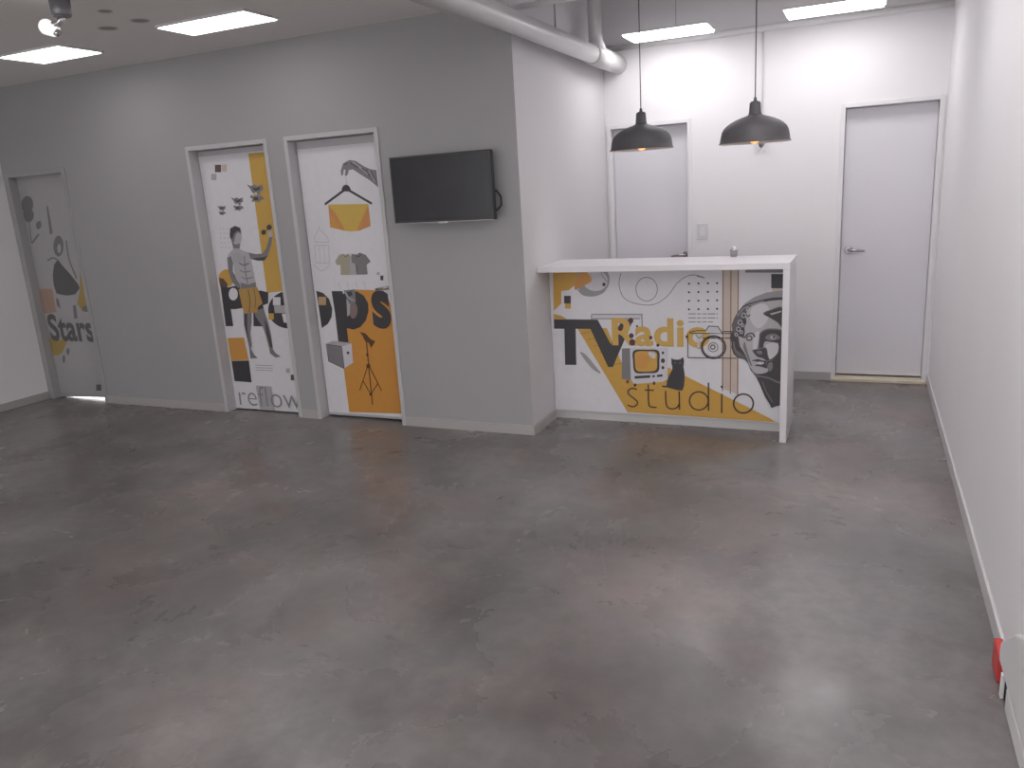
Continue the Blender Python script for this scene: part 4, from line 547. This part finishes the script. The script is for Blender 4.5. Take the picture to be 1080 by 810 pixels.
STARS_ART = [
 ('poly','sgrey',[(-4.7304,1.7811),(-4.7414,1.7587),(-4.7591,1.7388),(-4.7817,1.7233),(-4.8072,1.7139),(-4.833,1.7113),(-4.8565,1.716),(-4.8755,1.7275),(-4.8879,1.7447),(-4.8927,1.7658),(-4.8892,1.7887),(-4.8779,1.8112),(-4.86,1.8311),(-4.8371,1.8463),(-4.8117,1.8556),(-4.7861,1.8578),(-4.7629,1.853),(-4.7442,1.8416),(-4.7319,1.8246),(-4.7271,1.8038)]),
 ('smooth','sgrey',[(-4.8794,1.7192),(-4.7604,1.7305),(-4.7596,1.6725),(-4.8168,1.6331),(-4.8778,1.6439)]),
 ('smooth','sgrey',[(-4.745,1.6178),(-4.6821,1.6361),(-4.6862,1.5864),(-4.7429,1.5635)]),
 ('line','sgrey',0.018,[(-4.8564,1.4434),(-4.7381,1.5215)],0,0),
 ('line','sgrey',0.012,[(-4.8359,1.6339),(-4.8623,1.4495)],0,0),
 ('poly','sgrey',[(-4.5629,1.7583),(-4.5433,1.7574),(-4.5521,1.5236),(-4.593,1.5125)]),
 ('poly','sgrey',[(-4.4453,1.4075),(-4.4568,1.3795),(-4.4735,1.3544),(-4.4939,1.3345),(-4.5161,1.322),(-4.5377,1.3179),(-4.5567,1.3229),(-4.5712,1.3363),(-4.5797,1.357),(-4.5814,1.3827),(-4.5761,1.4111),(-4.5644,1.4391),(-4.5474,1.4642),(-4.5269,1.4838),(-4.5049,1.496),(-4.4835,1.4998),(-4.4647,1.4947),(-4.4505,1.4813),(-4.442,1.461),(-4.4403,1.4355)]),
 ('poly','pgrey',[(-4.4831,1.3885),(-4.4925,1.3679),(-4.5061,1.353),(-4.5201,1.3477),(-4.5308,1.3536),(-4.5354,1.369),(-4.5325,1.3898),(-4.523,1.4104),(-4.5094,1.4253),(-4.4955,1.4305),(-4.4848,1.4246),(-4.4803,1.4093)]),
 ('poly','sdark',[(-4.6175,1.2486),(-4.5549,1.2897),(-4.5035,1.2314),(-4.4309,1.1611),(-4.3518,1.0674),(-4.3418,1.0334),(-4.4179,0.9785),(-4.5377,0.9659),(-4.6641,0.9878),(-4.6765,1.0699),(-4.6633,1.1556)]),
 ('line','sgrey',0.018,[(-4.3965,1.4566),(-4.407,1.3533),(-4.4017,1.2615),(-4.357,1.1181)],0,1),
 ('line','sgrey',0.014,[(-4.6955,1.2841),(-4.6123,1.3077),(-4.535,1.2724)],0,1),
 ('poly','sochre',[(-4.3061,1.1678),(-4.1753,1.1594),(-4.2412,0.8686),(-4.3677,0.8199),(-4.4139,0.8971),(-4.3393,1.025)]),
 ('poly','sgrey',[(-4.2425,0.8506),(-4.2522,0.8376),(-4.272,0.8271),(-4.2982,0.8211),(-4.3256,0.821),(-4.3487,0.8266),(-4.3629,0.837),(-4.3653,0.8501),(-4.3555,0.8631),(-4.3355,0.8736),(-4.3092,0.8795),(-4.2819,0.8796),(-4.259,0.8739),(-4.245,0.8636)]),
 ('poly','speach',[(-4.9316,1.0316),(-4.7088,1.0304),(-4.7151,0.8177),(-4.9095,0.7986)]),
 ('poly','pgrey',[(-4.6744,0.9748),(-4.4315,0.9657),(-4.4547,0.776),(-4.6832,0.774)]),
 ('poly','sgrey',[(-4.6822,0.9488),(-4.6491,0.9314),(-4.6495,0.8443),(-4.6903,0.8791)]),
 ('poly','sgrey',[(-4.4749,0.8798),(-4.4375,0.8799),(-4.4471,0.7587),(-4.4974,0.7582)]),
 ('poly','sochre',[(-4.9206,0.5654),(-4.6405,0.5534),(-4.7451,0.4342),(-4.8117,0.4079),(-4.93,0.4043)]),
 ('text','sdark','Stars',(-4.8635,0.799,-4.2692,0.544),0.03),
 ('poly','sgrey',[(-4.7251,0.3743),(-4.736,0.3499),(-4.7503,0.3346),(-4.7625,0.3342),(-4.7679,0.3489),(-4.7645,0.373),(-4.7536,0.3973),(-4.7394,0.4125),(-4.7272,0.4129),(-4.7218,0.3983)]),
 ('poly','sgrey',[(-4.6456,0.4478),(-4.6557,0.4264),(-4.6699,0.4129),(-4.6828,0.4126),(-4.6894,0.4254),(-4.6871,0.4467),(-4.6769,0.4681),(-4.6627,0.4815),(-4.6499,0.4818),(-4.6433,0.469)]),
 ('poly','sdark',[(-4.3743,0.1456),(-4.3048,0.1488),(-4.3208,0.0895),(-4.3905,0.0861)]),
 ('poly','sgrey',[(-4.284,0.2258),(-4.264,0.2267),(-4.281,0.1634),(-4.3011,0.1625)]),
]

# ------------------------------------------------------------------ setting
T = 0.12
WX0, WX1, WZ0, WZ1 = -4.7, 2.4, 0.1, 2.70       # added unseen window in the front wall, lets fill light in
tag(boxes('floor', [(XL - T, XR + T, YF - T, YB + 1.0, -0.12, 0.0)], 'floor'), 'mottled grey polished concrete floor', 'floor', kind='structure')
D0, D1, D2 = (-4.93, -4.165), (-2.776, -1.98), (-1.824, -1.0218)      # the three openings in the long wall
D0H = 2.06
segs = [(XL - T, D0[0]), (D0[1], D1[0]), (D1[1], D2[0]), (D2[1], 0.0)]
tag(boxes('wall_back', [(a, b, Y1, Y1 + T, 0, HS) for a, b in segs] + [(D0[0], D0[1], Y1, Y1 + T, D0H, HS), (D1[0], D1[1], Y1, Y1 + T, DH, HS), (D2[0], D2[1], Y1, Y1 + T, DH, HS)], ['paint_grey', 'paint_pale']),
    'long grey wall with the two printed doors and the television', 'wall', kind='structure')
for f in bpy.data.objects['wall_back'].data.polygons:        # the corner's end face belongs to the paler return wall
    if f.normal.x > 0.9 and f.center.x > -0.01: f.material_index = 1
tag(boxes('wall_return', [(-T, 0.0, Y1 + T, YB, 0, HS)], 'paint_pale'), 'short return wall behind the left end of the counter', 'wall', kind='structure')
E2, E1 = (0.012, 0.717), (1.826, 2.511)                                 # openings in the corridor's end wall
tag(boxes('wall_far', [(-T, E2[0], YB, YB + T, 0, HS), (E2[1], E1[0], YB, YB + T, 0, HS), (E1[1], XR + T, YB, YB + T, 0, HS), (E2[0], E2[1], YB, YB + T, DH, HS), (E1[0], E1[1], YB, YB + T, DH, HS)], 'paint_white'),
    'bright white end wall behind the counter with two grey doors', 'wall', kind='structure')
tag(boxes('wall_right', [(XR, XR + T, YF, YB, 0, HS)], 'paint_white'), 'long white wall on the right', 'wall', kind='structure')
tag(boxes('wall_left', [(XL - T, XL, YF, Y1, 0, HS)], 'paint_white'), 'plain wall at the far left beside the dim printed door', 'wall', kind='structure')
tag(boxes('wall_front', [(XL - T, WX0, YF - T, YF, 0, HS), (WX1, XR + T, YF - T, YF, 0, HS), (WX0, WX1, YF - T, YF, 0, WZ0), (WX0, WX1, YF - T, YF, WZ1, HS)], 'paint_white'), 'wall behind the viewer with an added window for fill light', 'wall', kind='structure')
tag(boxes('fill_window_1', [(x - 0.025, x + 0.025, YF - 0.09, YF - 0.03, WZ0, WZ1) for x in (WX0 + 0.025, -2.2, 0.0, WX1 - 0.025)] + [(WX0, WX1, YF - 0.09, YF - 0.03, z - 0.025, z + 0.025) for z in (WZ0 + 0.025, WZ1 - 0.025)], 'spot_grey'), 'wide frame of the added window behind the viewer', 'window', kind='structure')
tag(boxes('wall_store', [(XL - T, XR + T, YB + 1.0, YB + 1.1, 0, HS), (XL - T, XL, Y1 + T, YB + 1.0, 0, HS), (XR, XR + T, YB + T, YB + 1.0, 0, HS), (-3.55, -3.45, Y1 + T, YB + 1.0, 0, HS)], 'paint_white'), 'plain walls of the rooms behind the doors', 'wall', kind='structure')
tag(boxes('ceiling', [(XL, -0.13, YF, Y1, HC, HC + 0.08)], 'ceiling'), 'pale grey flat ceiling with square light panels', 'ceiling', kind='structure')
tag(boxes('ceiling_slab', [(XL - T, XR + T, YF - T, YB + 1.1, HS, HS + 0.15)], 'slab'), 'grey painted slab over the counter corridor', 'ceiling', kind='structure')
tag(boxes('trim_1', [(-0.13, 0.0, YF, Y1, 2.612, HS)], 'paint_pale'), 'pale bulkhead that edges the flat ceiling beside the pipe', 'bulkhead', kind='structure')
tag(boxes('trim_2', [(0.0, XR, Y1 - 0.02, Y1 + 0.13, 2.73, HS)], 'slab'), 'pale cross beam above the counter', 'beam', kind='structure')
bm = bmesh.new(); tube(bm, [(0.0, YB - 0.024, 2.712), (XR, YB - 0.024, 2.712)], 0.024, 16)
tag(obj('trim_3', bm, 'rail'), 'white rail along the top of the end wall', 'rail', kind='structure')
BH, BT = 0.068, 0.012
tag(boxes('baseboard_back', [(D0[1], D1[0], Y1 - BT, Y1, 0, BH), (D1[1], D2[0], Y1 - BT, Y1, 0, BH), (D2[1], BT, Y1 - BT, Y1, 0, BH)], 'base_grey', bevel=0.002), 'grey skirting along the long wall', 'baseboard', kind='structure')
tag(boxes('baseboard_return', [(0, BT, Y1, 5.145, 0, BH), (0, BT, 5.18, YB, 0, BH)], 'base_grey', bevel=0.002), 'grey skirting of the return wall', 'baseboard', kind='structure')
tag(boxes('baseboard_far', [(E2[1], E1[0], YB - BT, YB, 0, BH)], 'base_grey', bevel=0.002), 'grey skirting of the end wall', 'baseboard', kind='structure')
tag(boxes('baseboard_right', [(XR - BT, XR, YF, YB, 0, 0.075)], 'base_white', bevel=0.003), 'pale skirting along the right wall', 'baseboard', kind='structure')
tag(boxes('baseboard_left', [(XL, XL + BT, YF, Y1, 0, BH)], 'base_grey', bevel=0.002), 'grey skirting along the far left wall', 'baseboard', kind='structure')

def frame(root, x0, x1, h, w, y0, y1, lip, m='frame'):
    bm = bmesh.new()
    box(bm, x0, x0 + w, y0 - lip, y1, 0, h); box(bm, x1 - w, x1, y0 - lip, y1, 0, h); box(bm, x0 + w, x1 - w, y0 - lip, y1, h - w, h)
    return obj('door_frame', bm, m, root, 0.003)
def lever(root, x, y, z, d=1, m='chrome'):
    bm = bmesh.new()
    tube(bm, [(x, y, z), (x, y - 0.010, z), (x, y - 0.014, z)], [0.030, 0.030, 0.024], 20)
    tube(bm, [(x, y - 0.012, z), (x, y - 0.045, z), (x + d * 0.012, y - 0.056, z), (x + d * 0.06, y - 0.058, z - 0.002), (x + d * 0.115, y - 0.054, z - 0.008)], [0.011, 0.011, 0.012, 0.010, 0.007], 12)
    return obj('door_handle', bm, m, root)
# printed doors
def printed_door(n, x0, x1, h, leaf_y, art, label, hm, pz0, pz1, px0, px1, fm, w, ground='print_white'):
    root = thing('door_%d' % n, label, 'door', ((x0 + x1) / 2, Y1, 0), kind='structure')
    bpy.context.view_layer.update()
    inv = root.matrix_world.inverted()
    ch = [frame(root, x0, x1, h, w, Y1, Y1 + T, 0.012, fm)]
    bm = bmesh.new(); box(bm, x0 + w + 0.003, x1 - w - 0.003, leaf_y, leaf_y + 0.038, 0.014, h - w - 0.004)
    if n == 3:                                  # bottom edge shaped aslant so lamp light shows only under the right end
        for q in bm.verts:
            if q.co.z < 0.1: q.co.z = 0.029 if q.co.x > x0 + 0.3 else 0.004
            else: q.co.z = h - w + 0.004
    ch.append(obj('door_leaf', bm, hm, root, 0.002))
    ch.append(mural('door_print', art, leaf_y - 0.0022, px0, px1, pz0, pz1, root, ground))
    for c in ch: c.matrix_parent_inverse = inv
    return root, inv
d, i_ = printed_door(1, D1[0], D1[1], DH, 4.807, STATUE_ART, 'white door printed with a statue of a man in yellow shorts', 'leaf_edge', 0.012, 2.045, D1[0] + 0.036, D1[1] - 0.040, 'frame', 0.032)
d, i_ = printed_door(2, D2[0], D2[1], DH, 4.807, WARDROBE_ART, 'white door printed with a clothes hanger and an orange block with a lamp stand', 'leaf_edge', 0.035, 2.03, D2[0] + 0.040, D2[1] - 0.052, 'frame', 0.032)
h = lever(d, -1.078, 4.807, 1.02, -1); h.matrix_parent_inverse = i_
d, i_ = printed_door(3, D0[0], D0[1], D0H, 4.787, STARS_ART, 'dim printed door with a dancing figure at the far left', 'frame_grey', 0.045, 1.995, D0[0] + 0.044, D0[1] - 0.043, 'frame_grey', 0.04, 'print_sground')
# plain grey doors of the end wall
def grey_door(n, x0, x1, hx, hz, hd, label):
    root = thing('door_%d' % n, label, 'door', ((x0 + x1) / 2, YB, 0), kind='structure')
    bpy.context.view_layer.update(); inv = root.matrix_world.inverted(); w = 0.033
    ch = [frame(root, x0, x1, DH, w, YB, YB + T, 0.010, 'frame_white')]
    bm = bmesh.new(); box(bm, x0 + w + 0.003, x1 - w - 0.003, YB + 0.075, YB + 0.113, 0.040, DH - w - 0.003); ch.append(obj('door_leaf', bm, 'leaf', root, 0.002))
    bm = bmesh.new(); box(bm, x0 + 0.004, x1 - 0.004, YB - 0.035, YB + T, 0, 0.026); ch.append(obj('threshold', bm, 'cream', root, 0.004))
    ch.append(lever(root, hx, YB + 0.075, hz, hd))
    for c in ch: c.matrix_parent_inverse = inv
grey_door(4, E1[0], E1[1], 1.918, 1.035, 1, 'plain pale grey door beside the right wall')
grey_door(5, E2[0], E2[1], 0.655, 1.028, -1, 'plain pale grey door behind the left pendant lamp')
# ------------------------------------------------------------------ reception counter
cr = thing('reception_counter', 'white reception counter with a printed front reading TV Radio studio', 'counter', (0.8, 5.15, 0))
bpy.context.view_layer.update(); ci = cr.matrix_world.inverted()
CX, CP, CY0, CY1 = 1.632, 5.151, 4.933, 5.42
parts = []
bm = bmesh.new(); box(bm, 0.003, CX, CY0, CY1, 1.092, 1.130); parts.append(obj('counter_top', bm, 'counter', cr, 0.002))
bm = bmesh.new(); box(bm, CX - 0.040, CX, CY0, CY1, 0, 1.091); parts.append(obj('side_panel', bm, 'counter', cr, 0.002))
bm = bmesh.new(); box(bm, 0.003, CX - 0.041, CP, CP + 0.02, 0.062, 1.091); parts.append(obj('front_panel', bm, 'counter', cr, 0.001))
bm = bmesh.new(); box(bm, 0.003, CX - 0.041, CP + 0.012, CP + 0.03, 0.0, 0.061); parts.append(obj('plinth', bm, 'counter_grey', cr))
parts.append(mural('front_print', COUNTER_ART, CP - 0.0022, 0.012, CX - 0.042, 0.068, 1.090, cr))
for c in parts: c.matrix_parent_inverse = ci
# ------------------------------------------------------------------ pendant lamps
def pendant():
    root = thing('pendant_lamp', '', 'lamp', (0, 0, 0), 'pendant lamps over the counter')
    bm = bmesh.new()
    out = [(0.209, 0.0), (0.205, 0.004), (0.200, 0.010), (0.196, 0.036), (0.189, 0.068), (0.178, 0.088), (0.160, 0.105), (0.137, 0.120), (0.110, 0.133), (0.080, 0.144), (0.055, 0.151), (0.041, 0.157), (0.036, 0.162)]
    inn = [(r - 0.003, z - 0.002) for r, z in out[1:]][::-1]
    lathe(bm, out, n=56); nf = len(bm.faces)
    lathe(bm, inn + [(0.206, -0.0005), (0.209, 0.0)], n=56)
    bm.faces.ensure_lookup_table()
    for f in bm.faces[nf:]: f.material_index = 1
    obj('lamp_shade', bm, ['shade', 'shade_in'], root)
    bm = bmesh.new(); lathe(bm, [(0.037, 0.156), (0.037, 0.166), (0.035, 0.170), (0.031, 0.222), (0.027, 0.230), (0.010, 0.236), (0.008, 0.252), (0.005, 0.256)], n=28, capt=True, capb=True); obj('socket_cap', bm, 'shade', root)
    bm = bmesh.new(); lathe(bm, [(0.001, -0.006), (0.014, -0.003), (0.026, 0.008), (0.031, 0.024), (0.028, 0.042), (0.018, 0.064), (0.015, 0.085), (0.015, 0.120)], n=24, capt=True); obj('bulb', bm, 'bulb', root)
    return root
P = pendant()
for k, (x, y, z, lab) in enumerate([(0.675, 5.20, 1.853, 'charcoal dome pendant lamp hanging in front of the left grey door'), (1.408, 5.01, 1.834, 'charcoal dome pendant lamp hanging over the right half of the counter')]):
    o = P if k == 0 else copy_tree(P)
    o.location = (x, y, z); o['label'] = lab
    bm = bmesh.new(); tube(bm, [(0, 0, 0.254), (0, 0, HS - z - 0.03)], 0.0032, 8); obj('cord', bm, 'cord', o)
    bm = bmesh.new(); lathe(bm, [(0.006, HS - z - 0.035), (0.045, HS - z - 0.022), (0.05, HS - z - 0.001)], n=24, capb=True, capt=True); obj('ceiling_rose', bm, 'shade', o)
# ------------------------------------------------------------------ light panels
def panel(name, x0, x1, y0, y1, z, lab, group, wires=False):
    root = thing(name, lab, 'light', ((x0 + x1) / 2, (y0 + y1) / 2, z), group)
    a, b = (x1 - x0) / 2, (y1 - y0) / 2
    bm = bmesh.new(); box(bm, -a + 0.001, a - 0.001, -b + 0.001, b - 0.001, -0.014 if wires else -0.006, 0.004); obj('diffuser', bm, 'hung' if wires else 'panel', root)
    w = 0.012
    bm = bmesh.new(); box(bm, -a - w, a + w, -b - w, -b, -0.002, 0.012); box(bm, -a - w, a + w, b, b + w, -0.002, 0.012); box(bm, -a - w, -a, -b, b, -0.002, 0.012); box(bm, a, a + w, -b, b, -0.002, 0.012)
    box(bm, -a, a, -b, b, 0.0045, 0.012)
    obj('panel_frame', bm, 'panel_frame', root)
    if wires:
        bm = bmesh.new(); tube(bm, [(0.055, 0, 0.012), (0.055, 0, HS - z)], 0.002, 6); obj('hanging_wire', bm, 'spot_grey', root)
    return root
zc = HC - 0.0125
g = 'flat ceiling light panels'
panel('ceiling_light', -3.46, -2.87, 3.86, 4.19, zc, 'glowing ceiling panel at the far left under the spotlight', g)
panel('ceiling_light', -1.99, -1.31, 3.88, 4.17, zc, 'glowing ceiling panel above the two printed doors', g)
g2 = 'light panels hung over the counter corridor'
panel('hanging_light', 0.345, 0.945, 5.99, 6.32, 2.70, 'slim glowing panel hung behind the left pendant lamp cord', g2, True)
panel('hanging_light', 1.475, 2.08, 5.92, 6.24, 2.70, 'slim glowing panel hung nearest the right wall', g2, True)
# panels added out of view to brighten the walls, floor and ceiling
for gx, gy in ((-3.16, 1.3), (-1.65, 1.3), (-3.16, -1.4), (-1.65, -1.4)):
    panel('ceiling_light', gx - 0.3, gx + 0.3, gy - 0.15, gy + 0.15, zc, 'added glowing ceiling panel out of view', g)
for gx, gy in ((1.78, 4.25), (1.78, 3.3), (1.78, 2.3), (0.65, 2.3), (1.78, 1.3), (1.78, 0.3), (0.65, 0.3), (1.78, -1.7), (0.65, -1.7)):
    panel('hanging_light', gx - 0.3, gx + 0.3, gy - 0.16, gy + 0.16, 2.70, 'added slim glowing hung panel out of view', g2, True)

# ------------------------------------------------------------------ pipe run under the bulkhead
pr = thing('ceiling_pipe', 'thick white pipe running under the bulkhead to the end wall', 'pipe', (0.13, 4.0, 2.585))
bm = bmesh.new(); tube(bm, [(0, YF - 4.0 + 0.01, 0), (0, 1.93, 0)], 0.064, 28); obj('main_pipe', bm, 'pipe', pr)
bm = bmesh.new(); tube(bm, [(0, 1.90, 0), (0, 1.905, 0), (0, 2.20, 0), (0, YB - 4.0 - 0.002, 0)], [0.064, 0.076, 0.076, 0.072], 28); obj('pipe_coupling', bm, 'pipe', pr)
bm = bmesh.new(); tube(bm, [(0, 2.12, 0.0), (0, 2.06, 0.06), (0, 2.02, 0.10), (0, 2.0, 0.15), (0, 2.0, HS - 2.585 - 0.002)], [0.062, 0.058, 0.053, 0.050, 0.050], 22); obj('pipe_branch', bm, 'pipe', pr)
bm = bmesh.new(); tube(bm, [(0, 1.16, 0.063), (0, 1.16, HS - 2.585 - 0.002)], 0.005, 8); obj('pipe_hanger', bm, 'spot_grey', pr)
# ------------------------------------------------------------------ television
tv = thing('television', 'black flat television on the long grey wall', 'television', (-0.505, Y1, 1.69))
tv.rotation_euler = (0, 0, 0)
bm = bmesh.new(); box(bm, -0.372, 0.372, -0.128, -0.085, -0.216, 0.216); obj('casing', bm, 'tv', tv, 0.004)
bm = bmesh.new(); box(bm, -0.360, 0.360, -0.1292, -0.1275, -0.198, 0.205); obj('screen', bm, 'screen', tv)
bm = bmesh.new(); box(bm, -0.372, 0.372, -0.1295, -0.1275, -0.2165, -0.2125); box(bm, -0.035, 0.035, -0.131, -0.1275, -0.224, -0.2120); obj('bottom_trim', bm, 'silver', tv, 0.001)
bm = bmesh.new(); box(bm, -0.24, 0.24, -0.084, -0.055, -0.15, 0.12); obj('rear_cover', bm, 'tv', tv, 0.006)
bm = bmesh.new(); box(bm, -0.12, 0.12, -0.054, -0.001, -0.10, 0.08); obj('wall_bracket', bm, 'black', tv, 0.002)
bm = bmesh.new(); tube(bm, [(0.24, -0.06, -0.03), (0.37, -0.06, -0.04), (0.395, -0.058, -0.08), (0.392, -0.055, -0.13), (0.36, -0.05, -0.16), (0.23, -0.06, -0.16)], 0.007, 10); obj('cable', bm, 'black', tv)
# ------------------------------------------------------------------ small wall and counter things
sw = thing('light_switch', 'white light switch plate beside the left grey door', 'switch', (0.806, YB, 1.222))
bm = bmesh.new(); box(bm, -0.045, 0.045, -0.009, 0.0, -0.066, 0.066); obj('plate', bm, 'plate', sw, 0.004)
bm = bmesh.new(); box(bm, -0.017, 0.017, -0.014, -0.0095, -0.034, 0.034); obj('rocker', bm, 'plastic_white', sw, 0.002)
cs = thing('wall_sensor', 'small dark sensor on a thin white conduit below the right pendant lamp', 'sensor', (1.262, YB, 1.876))
bm = bmesh.new(); tube(bm, [(0, -0.007, 0.03), (0, -0.007, 0.81)], 0.006, 10); obj('conduit', bm, 'plate', cs)
bm = bmesh.new(); lathe(bm, [(0.010, -0.026), (0.020, -0.010), (0.024, 0.012), (0.020, 0.028)], (0, -0.026, 0), 18, True, True); obj('sensor_head', bm, 'spot_grey', cs)
bm = bmesh.new(); tube(bm, [(-0.005, -0.026, -0.022), (-0.030, -0.028, -0.060)], 0.004, 8); tube(bm, [(0.005, -0.026, -0.022), (0.030, -0.028, -0.060)], 0.004, 8); obj('glint_rods', bm, 'spot_white', cs)  # white rods shaped after the cross of reflected light under the head
cp = thing('chrome_cup', 'small shiny chrome cup on the rear edge of the counter', 'cup', (1.240, 5.372, 1.1305))
bm = bmesh.new(); lathe(bm, [(0.020, 0.0), (0.022, 0.004), (0.024, 0.042), (0.025, 0.046), (0.022, 0.046), (0.020, 0.008)], n=28, capb=True, capt=True); obj('cup_body', bm, 'chrome', cp)
bm = bmesh.new(); lathe(bm, [(0.0215, 0.030), (0.021, 0.046), (0.017, 0.058), (0.009, 0.065), (0.001, 0.067)], n=24, capb=True); obj('cup_lid', bm, 'bright_chrome', cp)
# ceiling spotlight
sp = thing('ceiling_spotlight', 'shiny adjustable spotlight hanging from the ceiling at the top left', 'spotlight', (-1.83, 3.1, HC))
bm = bmesh.new(); lathe(bm, [(0.042, -0.095), (0.048, -0.085), (0.052, 0.0)], n=24, capb=True, capt=True); obj('canopy', bm, 'spot_grey', sp)
bm = bmesh.new(); tube(bm, [(0, 0, -0.09), (-0.03, 0, -0.12), (-0.07, 0, -0.125), (-0.085, 0, -0.14)], [0.016, 0.016, 0.02, 0.024], 14); obj('arm', bm, 'bright_chrome', sp)
bm = bmesh.new(); tube(bm, [(-0.055, -0.005, -0.16), (-0.075, -0.003, -0.15), (-0.135, 0.0, -0.125), (-0.145, 0.0, -0.121)], [0.020, 0.034, 0.040, 0.036], 22); obj('lamp_head', bm, 'spot_glow', sp)
bm = bmesh.new(); tube(bm, [(-0.03, -0.012, -0.165), (-0.055, -0.012, -0.172)], [0.016, 0.016], 14); obj('knob', bm, 'bright_chrome', sp)
def downlight(x, y, r, lab):
    root = thing('recessed_downlight', lab, 'light', (x, y, HC), 'unlit downlights in the flat ceiling')
    bm = bmesh.new(); lathe(bm, [(r, -0.001), (r + 0.010, -0.004), (r + 0.012, -0.0005)], n=28); lathe(bm, [(r, -0.001), (r - 0.004, -0.0008)], n=28); obj('rim', bm, 'vent', root)
    bm = bmesh.new(); lathe(bm, [(0.001, -0.0012), (r, -0.0012)], n=28); obj('opening', bm, 'hole', root)
downlight(-2.255, 3.742, 0.045, 'unlit round downlight nearest the far left glowing panel')
downlight(-1.958, 3.722, 0.042, 'unlit round downlight nearest the panel above the printed doors')
downlight(-1.912, 3.445, 0.026, 'small unlit downlight nearest the spotlight')
# ------------------------------------------------------------------ box on the skirting at the lower right
bx = thing('cable_box', 'white plastic cable box with a red end at the foot of the right wall', 'cable box', (2.49, 2.4, 0))
bm = bmesh.new(); prof = [(0.240, 0.085), (0.240, 0.150), (0.225, 0.165), (0.16, 0.215), (0.05, 0.292), (-0.06, 0.345), (-0.55, 0.36), (-0.55, 0.085)]
va = [bm.verts.new((-0.004, y, z)) for y, z in prof]; vb = [bm.verts.new((0.034, y, z)) for y, z in prof]
bm.faces.new(va); bm.faces.new(vb[::-1])
for k in range(len(prof)): bm.faces.new((va[k], vb[k], vb[(k + 1) % len(prof)], va[(k + 1) % len(prof)]))
obj('box_body', bm, 'plastic_white', bx, 0.010, 4)
bm = bmesh.new(); box(bm, -0.002, 0.021, -0.50, 0.095, 0.001, 0.084); obj('box_foot', bm, 'plastic_white', bx, 0.008, 3)
bm = bmesh.new(); box(bm, 0.006, 0.021, 0.097, 0.185, 0.001, 0.084); obj('black_block', bm, 'black', bx, 0.003)  # black block set in the gap beside the foot
bm = bmesh.new(); box(bm, -0.006, 0.004, 0.150, 0.172, 0.001, 0.084); obj('leg', bm, 'plastic_white', bx, 0.002)
bm = bmesh.new(); box(bm, -0.006, 0.022, 0.237, 0.345, 0.002, 0.105); obj('red_cap', bm, 'red', bx, 0.006, 3)
# lamp in the room behind the far left door: its light shows under the door
ld = bpy.data.lights.new('room_lamp', 'AREA'); ld.energy = 420; ld.size = 0.5
lo = bpy.data.objects.new('room_lamp', ld); COL.objects.link(lo); lo.location = (-4.35, 5.5, 2.5)
